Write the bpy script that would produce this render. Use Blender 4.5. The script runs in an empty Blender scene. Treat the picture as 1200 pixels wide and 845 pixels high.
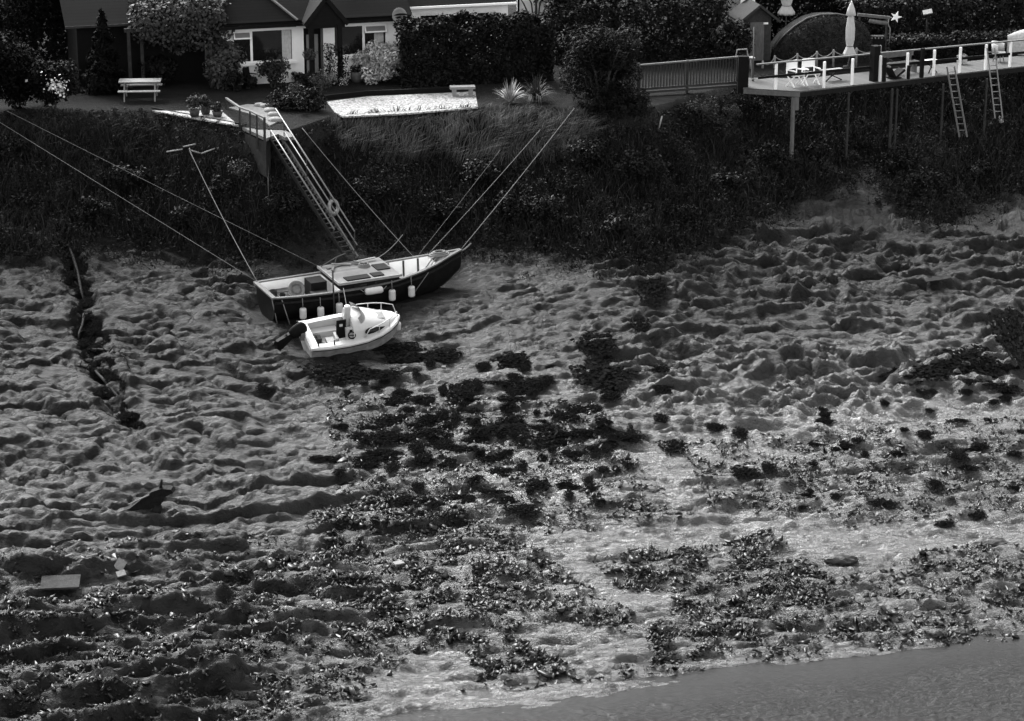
import bpy, bmesh, math, random
import numpy as np
from mathutils import Vector, Matrix
R = math.radians
rng = np.random.default_rng(7)
random.seed(7)
scene = bpy.context.scene
COL = scene.collection

# ------------------------------------------------------------------ camera
CAM_H = 19.4
FPX = 2900.0            # focal length in photo pixels (photo 1200 x 845)
PITCH = R(17.34)
cp, sp = math.cos(PITCH), math.sin(PITCH)
cam_d = bpy.data.cameras.new('camera')
cam = bpy.data.objects.new('camera', cam_d)
COL.objects.link(cam)
cam.location = (0, 0, CAM_H)
cam.rotation_euler = (math.pi / 2 - PITCH, 0, 0)
cam_d.sensor_width = 36
cam_d.lens = 36 * FPX / 1200
cam_d.clip_start = 1
cam_d.clip_end = 2000
scene.camera = cam

def ray(px, py):
    u = (px - 600) / FPX; v = (422.5 - py) / FPX
    return Vector((u, cp + v * sp, -sp + v * cp))
def at_z(px, py, z):
    d = ray(px, py); k = (z - CAM_H) / d.z
    return Vector((d.x * k, d.y * k, z))
def at_y(px, py, y):
    d = ray(px, py); k = y / d.y
    return Vector((d.x * k, y, CAM_H + d.z * k))

# ------------------------------------------------------------------ noise
def _h(ix, iy, s):
    n = (ix.astype(np.int64) * 374761393 + iy.astype(np.int64) * 668265263 + s * 1442695041) & 0x7fffffff
    n = ((n ^ (n >> 13)) * 1274126177) & 0x7fffffff
    return (n ^ (n >> 16)) & 0xffff
def pn(x, y, s=0):
    x = np.asarray(x, float); y = np.asarray(y, float)
    ix = np.floor(x); iy = np.floor(y); fx = x - ix; fy = y - iy
    def g(ax, ay, dx, dy):
        a = _h(ax, ay, s) * (2 * np.pi / 65536.0)
        return np.cos(a) * dx + np.sin(a) * dy
    ux = fx * fx * fx * (fx * (fx * 6 - 15) + 10); uy = fy * fy * fy * (fy * (fy * 6 - 15) + 10)
    a = g(ix, iy, fx, fy); b = g(ix + 1, iy, fx - 1, fy); c = g(ix, iy + 1, fx, fy - 1); d = g(ix + 1, iy + 1, fx - 1, fy - 1)
    return 1.5 * ((a * (1 - ux) + b * ux) * (1 - uy) + (c * (1 - ux) + d * ux) * uy)
def fbm(x, y, s=0, o=4, g=0.5):
    t = 0; a = 1; k = 0
    for i in range(o):
        t = t + a * pn(x * 2 ** i, y * 2 ** i, s + 17 * i); k += a; a *= g
    return t / k
def ridged(x, y, s=0, o=3):
    t = 0; a = 1; k = 0
    for i in range(o):
        t = t + a * (1 - np.abs(pn(x * 2 ** i, y * 2 ** i, s + 31 * i)) * 1.6); k += a; a *= 0.5
    return t / k
def sst(a, b, x):
    t = np.clip((x - a) / (b - a), 0, 1); return t * t * (3 - 2 * t)
def in_poly(x, y, poly):
    x = np.asarray(x); y = np.asarray(y); ins = np.zeros(x.shape, bool); n = len(poly)
    for i in range(n):
        x1, y1 = poly[i][0], poly[i][1]; x2, y2 = poly[(i + 1) % n][0], poly[(i + 1) % n][1]
        if y1 == y2: continue
        c = ((y1 > y) != (y2 > y)) & (x < (x2 - x1) * (y - y1) / (y2 - y1) + x1)
        ins ^= c
    return ins
def seg_dist(x, y, pts):
    best = np.full(np.shape(x), 1e9)
    for (x1, y1), (x2, y2) in zip(pts[:-1], pts[1:]):
        dx, dy = x2 - x1, y2 - y1
        t = np.clip(((x - x1) * dx + (y - y1) * dy) / (dx * dx + dy * dy), 0, 1)
        best = np.minimum(best, np.hypot(x - x1 - t * dx, y - y1 - t * dy))
    return best

# ------------------------------------------------------------------ terrain profile
def curve(pix, z):
    w = sorted([(at_z(a, b, z).x, at_z(a, b, z).y) for a, b in pix])
    return np.array([p[0] for p in w]), np.array([p[1] for p in w])
C_water = curve([(-250, 965), (0, 922), (300, 872), (480, 846), (700, 813), (900, 778), (1050, 762), (1200, 751), (1500, 738)], -9.0)
C_mid = curve([(-300, 585), (0, 565), (600, 545), (1200, 488), (1500, 470)], -7.3)
C_toe = curve([(-300, 312), (0, 308), (300, 300), (560, 290), (700, 300), (850, 283), (1000, 262), (1200, 250), (1500, 235)], -4.2)
C_top = curve([(-300, 142), (0, 140), (180, 135), (300, 157), (340, 158), (390, 141), (560, 131), (680, 131), (760, 133), (860, 104), (900, 92), (1000, 80), (1200, 58), (1500, 40)], -0.05)
def base_h(x, y):
    x = np.asarray(x, float); y = np.asarray(y, float)
    yw = np.interp(x, *C_water); ym = np.interp(x, *C_mid); yt = np.interp(x, *C_toe); yp = np.interp(x, *C_top)
    ys = [yw - 20, yw, ym, yt, yt + .6 * (yp - yt), yp, yp + 0.5, yp + 60, yp + 400]
    zs = [-12.5, -9.0, -7.3, -4.2, -2.55, -0.25, 0.0, 0.0, 6.0]
    z = np.full(x.shape, -12.5)
    for a, b, za, zb in zip(ys[:-1], ys[1:], zs[:-1], zs[1:]):
        m = (y >= a) & (y < b)
        z = np.where(m, za + (zb - za) * (y - a) / (b - a), z)
    return np.where(y >= ys[-1], 6.0, z)
def smooth_h(x, y):
    t = 0
    for d, w in ((-.9, .15), (-.45, .2), (0, .3), (.45, .2), (.9, .15)):
        t = t + w * base_h(x, y + d)
    yp = np.interp(x, *C_top)
    return np.where(y > yp + .6, np.minimum(base_h(x, y), 9), np.minimum(t, 0.0))

# fixed frames of the two boats
S_ = at_z(311, 340, -4.35); B_ = at_z(540, 293, -3.72)
s_ = at_z(357, 389, -5.14); b_ = at_z(467, 369, -4.86)

GULLY = [(80, 290), (96, 330), (100, 370), (112, 415), (125, 450), (140, 480), (160, 503)]
gully_w = []
for a, b in GULLY:
    d = ray(a, b)
    k = 60.0
    while CAM_H + d.z * k > float(base_h(np.array([d.x * k]), np.array([d.y * k]))[0]): k += 0.05
    gully_w.append((d.x * k, d.y * k))

def mud_detail(x, y):
    yw = np.interp(x, *C_water); yt = np.interp(x, *C_toe)
    f = (y - yw) / (yt - yw)                      # 0 at the water, 1 at the grass
    a = x * .985 + y * .174; b = -x * .174 + y * .985
    wx = fbm(a / 2.2, b / 1.3, 3) * .9; wy = fbm(a / 2.0, b / 1.2, 9) * .55
    right = sst(1.5, 6.0, x) * sst(.42, .58, f)
    left = sst(-3, -9, x) * sst(.35, .5, f)
    calm = (1 - .8 * left) * (1 - .62 * (1 - sst(.36, .52, f)) * sst(-8, -2, x))
    rag = .35 + .65 * sst(-.25, .25, fbm(a / 7, b / 4, 91, 2))
    mounds = ridged((a + wx) / 2.3, (b + wy) / 1.15, 21, 3)
    m2 = ridged((a + wx) / 1.05, (b + wy) / .5, 28, 3)
    d = .16 * fbm(a / 6, b / 2.6, 1)
    d = d + (.10 + .34 * right - .08 * left) * rag * (mounds - .55)
    d = d + (.06 + .11 * right - .055 * left) * calm * rag * (m2 - .55)
    # flow lobes running down the slope on the left
    lobes = np.abs(pn((a + .8 * b + wx * 1.4) / 1.5, (b - .25 * a) / 4.2, 45))
    d = d + .24 * left * (lobes - .3) + .10 * left * (np.abs(pn((a + 1.1 * b + wx) / .9, (b - .3 * a) / 3.4, 47)) - .3)
    low = 1 - sst(.40, .62, f)
    def terr(lam, la, seed, k, front=.2):
        p = b / lam + k * fbm(a / la, b / (lam * 1.8), seed, 3) + .35 * pn(a / (la * .22), b / lam, seed + 5)
        i = np.floor(p); q = p - i
        h = np.where(q < front, sst(0, front, q), 1 - (q - front) / (1 - front))
        m = sst(-.25, .3, pn(a / (la * .45) + 7.3 * i, i * 3.7, seed + 9))
        return (h - .45) * m
    tl = sst(4, -9, x); sm = 1 - .85 * WETM
    d = d + calm * sm * (.14 + .12 * right) * terr(1.35, 4.5, 301, 1.3) + sm * .42 * low * (.16 + .84 * tl) * terr(1.7, 9.0, 305, .9, .16)
    d = d + calm * sm * (.09 + .05 * low + .05 * right) * terr(.62, 2.2, 331, 1.1, .28)
    d = d + calm * sm * (.045) * terr(.3, 1.1, 351, 1.0, .35)
    d = d + left * .16 * terr(1.0, 6.5, 371, 1.6, .12) + left * .07 * terr(.5, 4.0, 381, 1.5, .2)
    def crease(sx, sy, seed, p, sk=0):
        return np.clip(1 - np.abs(pn((a + sk * b + wx * .6) / sx, (b + wy * .8) / sy, seed)) * 2.2, 0, 1) ** p
    cm = sst(-.2, .25, pn(a / 3, b / 2, 395))
    d = d - (.05 + .07 * left + .03 * right) * cm * crease(2.2, .75, 391, 5, .5) - .05 * crease(1.3, .45, 392, 5, -.4) * (1 - cm * .6) * (1 - .6 * WETM) - left * .10 * crease(1.0, 3.6, 393, 6, .9)
    ridge = ridged((a + 2 * wx) / 5.2, (b + .5 * wy) / .95, 61, 3)
    d = d + low * (.22 + .12 * sst(0, -10, x)) * (ridge - .55) * (.5 + .5 * rag)
    d = d + low * .07 * fbm(a / .9, b / .32, 66, 3)
    # two scarps at the lower left
    for (fc, amp, sd) in ((.10, .34, 5), (.235, .30, 6), (.33, .2, 8)):
        e = f - fc + .018 * fbm(a / 2.0, b * 0 + sd, 70 + sd, 3)
        d = d + amp * sst(-6.0, -9.5, x + 1.2 * pn(b / 2, a * 0, sd)) * (sst(-.004, .012, e) - sst(.012, .09, e))
    d = d + .045 * calm * fbm(a / .55, b / .34, 80, 3)
    d = d + .018 * fbm(a / .17, b / .12, 85, 2)
    d = d * sst(-.06, .05, f) * (1 - .75 * sst(1.0, 1.15, f))
    return d, f

XS = np.concatenate([np.linspace(-120, -26, 24), np.arange(-25, 25.01, .105), np.linspace(26, 120, 24)])
YS = np.concatenate([np.linspace(20, 54, 12), np.arange(54.5, 93, .068), np.arange(93, 112, .25), np.linspace(112.5, 420, 40)])
GX, GY = np.meshgrid(XS, YS)
GZ = smooth_h(GX, GY)
def ter(x, y):
    x = np.asarray(x, float); y = np.asarray(y, float)
    i = np.clip(np.searchsorted(XS, x) - 1, 0, len(XS) - 2); j = np.clip(np.searchsorted(YS, y) - 1, 0, len(YS) - 2)
    fx = np.clip((x - XS[i]) / (XS[i + 1] - XS[i]), 0, 1); fy = np.clip((y - YS[j]) / (YS[j + 1] - YS[j]), 0, 1)
    return (GZ[j, i] * (1 - fx) + GZ[j, i + 1] * fx) * (1 - fy) + (GZ[j + 1, i] * (1 - fx) + GZ[j + 1, i + 1] * fx) * fy
def H(x, y): return float(ter(np.array([x]), np.array([y]))[0])
def G(px, py):
    d = ray(px, py)
    ks = np.arange(55, 190, .08)
    z = CAM_H + d.z * ks; t = ter(d.x * ks, d.y * ks)
    i = int(np.argmax(z <= t))
    k = ks[i] if i else 160
    return Vector((d.x * k, d.y * k, H(d.x * k, d.y * k)))
def GP(pix): return [(G(a, b).x, G(a, b).y) for a, b in pix]

# wet sheets of smooth mud (their own shape on the shore)
WET = [[(560, 650), (830, 620), (840, 640), (700, 665), (600, 668)], [(640, 690), (720, 672), (840, 680), (745, 715), (650, 712)], [(420, 800), (560, 752), (560, 800), (660, 805), (900, 775), (700, 812), (480, 845), (380, 845)],
       [(820, 500), (960, 480), (1200, 470), (1200, 505), (960, 530), (700, 585), (560, 580)], [(290, 720), (390, 705), (390, 722), (300, 728)], [(830, 590), (1100, 600), (1200, 620), (1100, 650), (900, 650)]]
wet_at = np.zeros(GX.shape)
for w in WET:
    poly = GP(w); jx = .5 * fbm(GX / .9, GY / .5, 201, 3); jy = .5 * fbm(GX / .9, GY / .5, 202, 3)
    wet_at = np.maximum(wet_at, in_poly(GX + jx, GY + jy, poly) * 1.0)
def blur(a, n):
    for _ in range(n):
        a = (a + np.roll(a, 1, 0) + np.roll(a, -1, 0) + np.roll(a, 1, 1) + np.roll(a, -1, 1)) / 5
    return a
wet_at = blur(wet_at, 5)
WETM = wet_at
md, GF = mud_detail(GX, GY)
GZ = GZ + md * 1.35
gd = seg_dist(GX, GY, gully_w)
gn = fbm(GX / .7, GY / .7, 102, 3)
GZ = GZ - (.20 + .3 * fbm(GX / .8, GY / .8, 104, 2)) * np.exp(-((gd + .35 * gn) / .42) ** 2) + .07 * np.exp(-((gd - .7) / .3) ** 2)
# bank top: uneven turf
md_keep = 1 - sst(-1.2, -.2, GY - np.interp(GX, *C_top))
GZ = smooth_h(GX, GY) * (1 - md_keep) + GZ * md_keep
turf = sst(1.0, 1.12, GF)
GZ = GZ + turf * .12 * fbm(GX / 1.7, GY / 1.7, 120, 3) * (GY < np.interp(GX, *C_top) - .3)
# hollows pressed by the two hulls
def hollow(A, B, half, zk, zb):
    global GZ
    ax = np.array([B.x - A.x, B.y - A.y]); L = np.hypot(*ax); ax /= L
    s = (GX - A.x) * ax[0] + (GY - A.y) * ax[1]; t = np.abs(-(GX - A.x) * ax[1] + (GY - A.y) * ax[0])
    w = (1 - sst(half, half + .7, t)) * sst(-.9, -.1, s) * (1 - sst(L - .3, L + .8, s))
    tgt = zk + (zb - zk) * np.clip(s / L, 0, 1) + .05 * fbm(GX / .5, GY / .5, 140, 2)
    GZ = GZ * (1 - w) + np.minimum(tgt, GZ + .1) * w
hollow(S_, B_, .95, S_.z - 1.15 + .15, B_.z - 1.5 + .2)
hollow(s_, b_, .62, s_.z - .82 + .14, b_.z - .95 + .2)

# ------------------------------------------------------------------ materials (a black and white world: greys only)
def new_mat(name):
    m = bpy.data.materials.new(name); m.use_nodes = True
    nt = m.node_tree; b = nt.nodes['Principled BSDF']
    return m, nt, b
def g3(v): return (v, v, v, 1)
def mat(name, v, rough=.6, var=.25, scale=6, bump=0, metal=0, spec=.4, bscale=None, stretch=None):
    m, nt, b = new_mat(name)
    b.inputs['Roughness'].default_value = rough; b.inputs['Metallic'].default_value = metal
    b.inputs['Specular IOR Level'].default_value = spec
    tc = nt.nodes.new('ShaderNodeTexCoord'); src = tc.outputs['Object']
    if stretch:
        mp = nt.nodes.new('ShaderNodeMapping'); mp.inputs['Scale'].default_value = stretch
        nt.links.new(src, mp.inputs['Vector']); src = mp.outputs['Vector']
    n = nt.nodes.new('ShaderNodeTexNoise'); n.inputs['Scale'].default_value = scale; n.inputs['Detail'].default_value = 6
    n.inputs['Roughness'].default_value = .65
    nt.links.new(src, n.inputs['Vector'])
    r = nt.nodes.new('ShaderNodeValToRGB')
    r.color_ramp.elements[0].position = .3; r.color_ramp.elements[0].color = g3(v * (1 - var))
    r.color_ramp.elements[1].position = .7; r.color_ramp.elements[1].color = g3(min(v * (1 + var), .9))
    nt.links.new(n.outputs['Fac'], r.inputs['Fac']); nt.links.new(r.outputs['Color'], b.inputs['Base Color'])
    if bump:
        n2 = nt.nodes.new('ShaderNodeTexNoise'); n2.inputs['Scale'].default_value = bscale or scale * 3; n2.inputs['Detail'].default_value = 5
        nt.links.new(src, n2.inputs['Vector'])
        bp = nt.nodes.new('ShaderNodeBump'); bp.inputs['Strength'].default_value = bump; bp.inputs['Distance'].default_value = .05
        nt.links.new(n2.outputs['Fac'], bp.inputs['Height']); nt.links.new(bp.outputs['Normal'], b.inputs['Normal'])
    return m
def leaf_mat(name, v, rough=.55, spec=.25, trans=.15):
    m, nt, b = new_mat(name)
    at = nt.nodes.new('ShaderNodeAttribute'); at.attribute_name = 'lv'
    mu = nt.nodes.new('ShaderNodeMath'); mu.operation = 'MULTIPLY'; mu.inputs[1].default_value = v
    nt.links.new(at.outputs['Fac'], mu.inputs[0])
    cb = nt.nodes.new('ShaderNodeCombineColor')
    for k in range(3): nt.links.new(mu.outputs[0], cb.inputs[k])
    nt.links.new(cb.outputs[0], b.inputs['Base Color'])
    b.inputs['Roughness'].default_value = rough; b.inputs['Specular IOR Level'].default_value = spec
    return m
def banded(name, v, axis, period, rough=.7, dark=.35, var=.25, width=.08):
    """boards or tile courses: dark joints every `period` metres along a local axis"""
    m, nt, b = new_mat(name)
    b.inputs['Roughness'].default_value = rough; b.inputs['Specular IOR Level'].default_value = .1
    tc = nt.nodes.new('ShaderNodeTexCoord'); sx = nt.nodes.new('ShaderNodeSeparateXYZ'); nt.links.new(tc.outputs['Object'], sx.inputs[0])
    d = nt.nodes.new('ShaderNodeMath'); d.operation = 'DIVIDE'; d.inputs[1].default_value = period
    nt.links.new(sx.outputs['XYZ'.index(axis)], d.inputs[0])
    fr = nt.nodes.new('ShaderNodeMath'); fr.operation = 'FRACT'; nt.links.new(d.outputs[0], fr.inputs[0])
    lt = nt.nodes.new('ShaderNodeMath'); lt.operation = 'GREATER_THAN'; lt.inputs[1].default_value = width; nt.links.new(fr.outputs[0], lt.inputs[0])
    fl = nt.nodes.new('ShaderNodeMath'); fl.operation = 'FLOOR'; nt.links.new(d.outputs[0], fl.inputs[0])
    wn = nt.nodes.new('ShaderNodeTexWhiteNoise'); wn.noise_dimensions = '1D'; nt.links.new(fl.outputs[0], wn.inputs['W'])
    n = nt.nodes.new('ShaderNodeTexNoise'); n.inputs['Scale'].default_value = 9; n.inputs['Detail'].default_value = 6
    nt.links.new(tc.outputs['Object'], n.inputs['Vector'])
    ad = nt.nodes.new('ShaderNodeMath'); ad.operation = 'ADD'; nt.links.new(wn.outputs['Value'], ad.inputs[0]); nt.links.new(n.outputs['Fac'], ad.inputs[1])
    mr = nt.nodes.new('ShaderNodeMapRange'); mr.inputs['From Min'].default_value = .3; mr.inputs['From Max'].default_value = 1.7
    mr.inputs['To Min'].default_value = v * (1 - var); mr.inputs['To Max'].default_value = v * (1 + var)
    nt.links.new(ad.outputs[0], mr.inputs['Value'])
    mx = nt.nodes.new('ShaderNodeMix'); mx.data_type = 'FLOAT'; nt.links.new(lt.outputs[0], mx.inputs[0])
    mx.inputs[2].default_value = v * dark; nt.links.new(mr.outputs[0], mx.inputs[3])
    cb = nt.nodes.new('ShaderNodeCombineColor')
    for k in range(3): nt.links.new(mx.outputs[0], cb.inputs[k])
    nt.links.new(cb.outputs[0], b.inputs['Base Color'])
    bp = nt.nodes.new('ShaderNodeBump'); bp.inputs['Strength'].default_value = .6; bp.inputs['Distance'].default_value = .03
    nt.links.new(mr.outputs[0], bp.inputs['Height']); nt.links.new(bp.outputs['Normal'], b.inputs['Normal'])
    return m

M = {}
M.update(dict(
    render=mat('white_render', .88, .8, .05, 3, .15, bscale=40),
    white=mat('white_paint', .86, .45, .05, 4),
    gel=mat('white_gelcoat', .44, .35, .08, 3, spec=.4),
    gelgrey=mat('grey_and_shaded_gelcoat', .2, .45, .4, 3.5, spec=.4),
    tile=banded('roof_tile', .006, 'Z', .105, .8, .45, .4, .2),
    darkwood=mat('dark_wood', .012, .7, .4, 8, .3, stretch=(1, 1, .2)),
    black=mat('black_paint', .006, .75, .3, 5),
    blackrub=mat('black_rubber', .007, .55, .3, 9),
    hull=mat('navy_hull', .006, .5, .35, 4, .12, spec=.2),
    glass=mat('window_glass', .008, .06, .2, 3, spec=.5),
    curtain=mat('curtain', .45, .9, .2, 8),
    greywood=mat('weathered_wood', .09, .8, .3, 7, .3, stretch=(1, 1, .3)),
    palewood=mat('pale_wood', .2, .75, .25, 7, .25),
    midwood=mat('mid_wood', .035, .8, .3, 7, .3),
    deck=banded('deck_boards', .09, 'X', .145, .75, .5, .22, .07),
    planks=banded('cabin_planks', .16, 'Y', .16, .75, .55, .3, .07),
    conc=mat('concrete', .10, .85, .2, 5, .25),
    darkconc=mat('dark_concrete', .022, .85, .3, 4, .3),
    galv=mat('galvanised_steel', .15, .4, .2, 10, metal=.4),
    rope=mat('rope', .13, .85, .2, 30),
    darkrope=mat('dark_rope', .13, .85, .3, 30),
    fabric=mat('parasol_fabric', .42, .85, .12, 6, .15, bscale=14),
    stone=mat('pale_stone', .2, .85, .25, 8, .4),
    terrac=mat('dark_pot', .035, .7, .3, 9),
    dish=mat('dish_grey', .17, .5, .1, 4),
    wood_wet=mat('wet_driftwood', .008, .7, .5, 7, .5, spec=.12),
    litter=mat('pale_litter', .2, .8, .3, 12, .3, spec=.15),
    slab=mat('wet_slab', .03, .85, .45, 6, .5, spec=.1),
    ringg=mat('ring_canvas', .33, .8, .3, 12),
    bark=mat('bark', .045, .9, .4, 8, .5, stretch=(1, 1, .25)),
    lf_dark=leaf_mat('dark_leaves', .007, .6, .1),
    lf_black=leaf_mat('black_leaves', .0035, .65, .05),  # blackest of the leaf colours
    lf_mid=leaf_mat('mid_leaves', .02, .6, .15),
    lf_light=leaf_mat('light_leaves', .038, .6, .15),
    lf_pale=leaf_mat('pale_leaves', .34),
    blossom=leaf_mat('white_blossom', .7, .7),
    grass=leaf_mat('grass_blades', .04, .65, .08),
    weed=leaf_mat('weed_leaves', .017, .65, .05),
    rub=leaf_mat('wet_rubble', .013, .42, .34),
    wrack=leaf_mat('bladder_wrack', .007, .7, .0),
))
for k_ in ('black', 'tile', 'darkwood', 'midwood', 'blackrub', 'wood_wet', 'hull', 'darkconc'): M[k_].node_tree.nodes['Principled BSDF'].inputs['Specular IOR Level'].default_value = .08

# ------------------------------------------------------------------ object helpers
class MB:
    def __init__(self): self.v = []; self.f = []; self.sm = []
    def add(self, vs, fs, smooth=False):
        o = len(self.v); self.v += [Vector(p) for p in vs]
        for f in fs: self.f.append([i + o for i in f]); self.sm.append(smooth)
        return self
    def box(self, c, s, rz=0, M4=None):
        c = Vector(c); hx, hy, hz = s[0] / 2, s[1] / 2, s[2] / 2
        m = Matrix.Rotation(rz, 3, 'Z') if M4 is None else M4
        vs = [c + m @ Vector((x * hx, y * hy, z * hz)) for x in (-1, 1) for y in (-1, 1) for z in (-1, 1)]
        return self.add(vs, [(0, 1, 3, 2), (4, 6, 7, 5), (0, 4, 5, 1), (2, 3, 7, 6), (0, 2, 6, 4), (1, 5, 7, 3)])
    def bar(self, p, q, w, h=None, up=(0, 0, 1)):
        p = Vector(p); q = Vector(q); h = h or w; d = (q - p)
        if d.length < 1e-6: return self
        d = d.normalized(); u = Vector(up)
        if abs(d.dot(u)) > .98: u = Vector((0, 1, 0))
        s = d.cross(u).normalized(); t = s.cross(d)
        vs = [e + s * a * w / 2 + t * b * h / 2 for e in (p, q) for a, b in ((-1, -1), (1, -1), (1, 1), (-1, 1))]
        return self.add(vs, [(3, 2, 1, 0), (4, 5, 6, 7), (0, 1, 5, 4), (1, 2, 6, 5), (2, 3, 7, 6), (3, 0, 4, 7)])
    def tube(self, pts, r, n=6, cap=True):
        pts = [Vector(p) for p in pts]; rs = r if hasattr(r, '__len__') else [r] * len(pts); vs = []
        prev = None
        for i, p in enumerate(pts):
            d = (pts[min(i + 1, len(pts) - 1)] - pts[max(i - 1, 0)]).normalized()
            if prev is None:
                u = Vector((0, 0, 1)) if abs(d.z) < .9 else Vector((0, 1, 0))
                s = d.cross(u).normalized()
            else:
                s = (prev - d * prev.dot(d)).normalized()
            prev = s; t = s.cross(d)
            vs += [p + (s * math.cos(k * 2 * math.pi / n) + t * math.sin(k * 2 * math.pi / n)) * rs[i] for k in range(n)]
        fs = [(i * n + k, i * n + (k + 1) % n, (i + 1) * n + (k + 1) % n, (i + 1) * n + k) for i in range(len(pts) - 1) for k in range(n)]
        if cap: fs += [tuple(range(n))[::-1], tuple((len(pts) - 1) * n + k for k in range(n))]
        return self.add(vs, fs, True)
    def lathe(self, prof, c=(0, 0, 0), n=14, jit=None):
        c = Vector(c); vs = []
        for i, (r, z) in enumerate(prof):
            for k in range(n):
                a = k * 2 * math.pi / n; rr = r * (1 + (jit(a, i) if jit else 0))
                vs.append(c + Vector((rr * math.cos(a), rr * math.sin(a), z)))
        fs = [(i * n + k, i * n + (k + 1) % n, (i + 1) * n + (k + 1) % n, (i + 1) * n + k) for i in range(len(prof) - 1) for k in range(n)]
        fs += [tuple(range(n))[::-1], tuple((len(prof) - 1) * n + k for k in range(n))]
        return self.add(vs, fs, True)
    def prism(self, poly, z0, z1):
        n = len(poly); vs = [(p[0], p[1], z0) for p in poly] + [(p[0], p[1], z1) for p in poly]
        return self.add(vs, [tuple(range(n))[::-1], tuple(range(n, 2 * n))] + [(i, (i + 1) % n, (i + 1) % n + n, i + n) for i in range(n)])
    def torus(self, c, R0, r, ax=(0, 0, 1), n=20, m=8, sx=1):
        c = Vector(c); q = Vector((0, 0, 1)).rotation_difference(Vector(ax).normalized()); vs = []
        for i in range(n):
            a = i * 2 * math.pi / n
            for k in range(m):
                b = k * 2 * math.pi / m
                vs.append(c + q @ Vector(((R0 + r * math.cos(b)) * math.cos(a) * sx, (R0 + r * math.cos(b)) * math.sin(a), r * math.sin(b))))
        return self.add(vs, [(i * m + k, ((i + 1) % n) * m + k, ((i + 1) % n) * m + (k + 1) % m, i * m + (k + 1) % m) for i in range(n) for k in range(m)], True)
    def build(self, name, m, parent=None, loc=None):
        """parent given: vertices are in the root's local frame. otherwise a top-level mesh, origin at its base."""
        me = bpy.data.meshes.new(name)
        vs = self.v
        if parent is None:
            if loc is None:
                xs = [p.x for p in vs]; ys = [p.y for p in vs]; zs = [p.z for p in vs]
                loc = Vector(((min(xs) + max(xs)) / 2, (min(ys) + max(ys)) / 2, min(zs)))
            loc = Vector(loc); vs = [p - loc for p in vs]
        me.from_pydata([tuple(p) for p in vs], [], self.f)
        me.polygons.foreach_set('use_smooth', self.sm)
        bm = bmesh.new(); bm.from_mesh(me); bmesh.ops.recalc_face_normals(bm, faces=bm.faces); bm.to_mesh(me); bm.free()
        me.materials.append(M[m] if isinstance(m, str) else m)
        o = bpy.data.objects.new(name, me); COL.objects.link(o)
        if parent is None: o.location = loc
        else: o.parent = parent
        return o
def tag(o, label=None, cat=None, group=None, kind=None):
    if label: o['label'] = label
    if cat: o['category'] = cat
    if group: o['group'] = group
    if kind: o['kind'] = kind
    return o
def thing(name, label, cat, loc=(0, 0, 0), rot=None, group=None):
    o = bpy.data.objects.new(name, None); COL.objects.link(o); o.location = loc
    o.empty_display_size = .2
    if rot is not None: o.rotation_euler = rot
    return tag(o, label, cat, group)
def dup(root, loc=None, rot=None, label=None):
    r = root.copy(); COL.objects.link(r)
    if loc is not None: r.location = loc
    if rot is not None: r.rotation_euler = rot
    if label: r['label'] = label
    for ch in list(root.children):
        c = ch.copy(); COL.objects.link(c); c.parent = r
        for g in list(ch.children):
            d = g.copy(); COL.objects.link(d); d.parent = c
    return r
def np_obj(name, V, F, m, parent=None, loc=(0, 0, 0), lv=None, smooth=False):
    V = np.asarray(V, np.float32); F = np.asarray(F, np.int32); k = F.shape[1]
    me = bpy.data.meshes.new(name)
    me.vertices.add(len(V)); me.vertices.foreach_set('co', (V - np.asarray(loc, np.float32)).ravel())
    me.loops.add(F.size); me.loops.foreach_set('vertex_index', F.ravel())
    me.polygons.add(len(F)); me.polygons.foreach_set('loop_start', np.arange(0, F.size, k, dtype=np.int32))
    me.update(calc_edges=True)
    if smooth: me.polygons.foreach_set('use_smooth', np.ones(len(F), bool))
    if lv is not None:
        a = me.attributes.new('lv', 'FLOAT', 'FACE'); a.data.foreach_set('value', np.asarray(lv, np.float32))
    me.materials.append(M[m] if isinstance(m, str) else m)
    o = bpy.data.objects.new(name, me); COL.objects.link(o)
    if parent is None: o.location = loc
    else: o.parent = parent
    return o
def unit(a): return a / np.maximum(np.linalg.norm(a, axis=1, keepdims=True), 1e-9)
def leaf_geo(P, size, asp=.5, out=None, r=None, droop=0):
    """one folded leaf (two triangles as a quad) at each point"""
    r = r or rng; n = len(P)
    nrm = r.normal(size=(n, 3)); nrm[:, 2] += .5
    if out is not None: nrm = nrm * .6 + out * 1.0
    nrm = unit(nrm); t = np.cross(nrm, r.normal(size=(n, 3))); t = unit(t)
    if droop: t[:, 2] -= droop; t = unit(t)
    b = unit(np.cross(nrm, t)); s = (size * r.uniform(.55, 1.35, n))[:, None]
    V = np.stack([P - t * s * .5, P + b * s * asp * .5 + nrm * s * .08, P + t * s * .5, P - b * s * asp * .5 + nrm * s * .08], 1).reshape(-1, 3)
    return V, np.arange(4 * n).reshape(n, 4)
def crown_pts(c, rad, n, K, cr, r, bottom=None, inner=.25):
    """leaf positions on the shells of K clumps packed in an ellipsoid; returns points, outward normals, clump values"""
    c = np.array(c, float); rad = np.array(rad, float)
    d = unit(r.normal(size=(K, 3))); q = r.uniform(.35, 1.0, K) ** .6
    cc = d * q[:, None] * rad * (1 - cr * .55)
    if bottom is not None: cc[:, 2] = np.maximum(cc[:, 2], bottom * rad[2])
    cs = cr * r.uniform(.65, 1.3, K); val = r.uniform(.6, 1.35, K)
    i = r.integers(0, K, n); u = unit(r.normal(size=(n, 3)))
    rr = np.where(r.random(n) < inner, r.uniform(.2, .8, n), r.uniform(.8, 1.08, n))
    P = cc[i] + u * (rr * cs[i])[:, None] * rad.mean()
    return c + P, u, val[i] * r.uniform(.7, 1.3, n)
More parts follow.
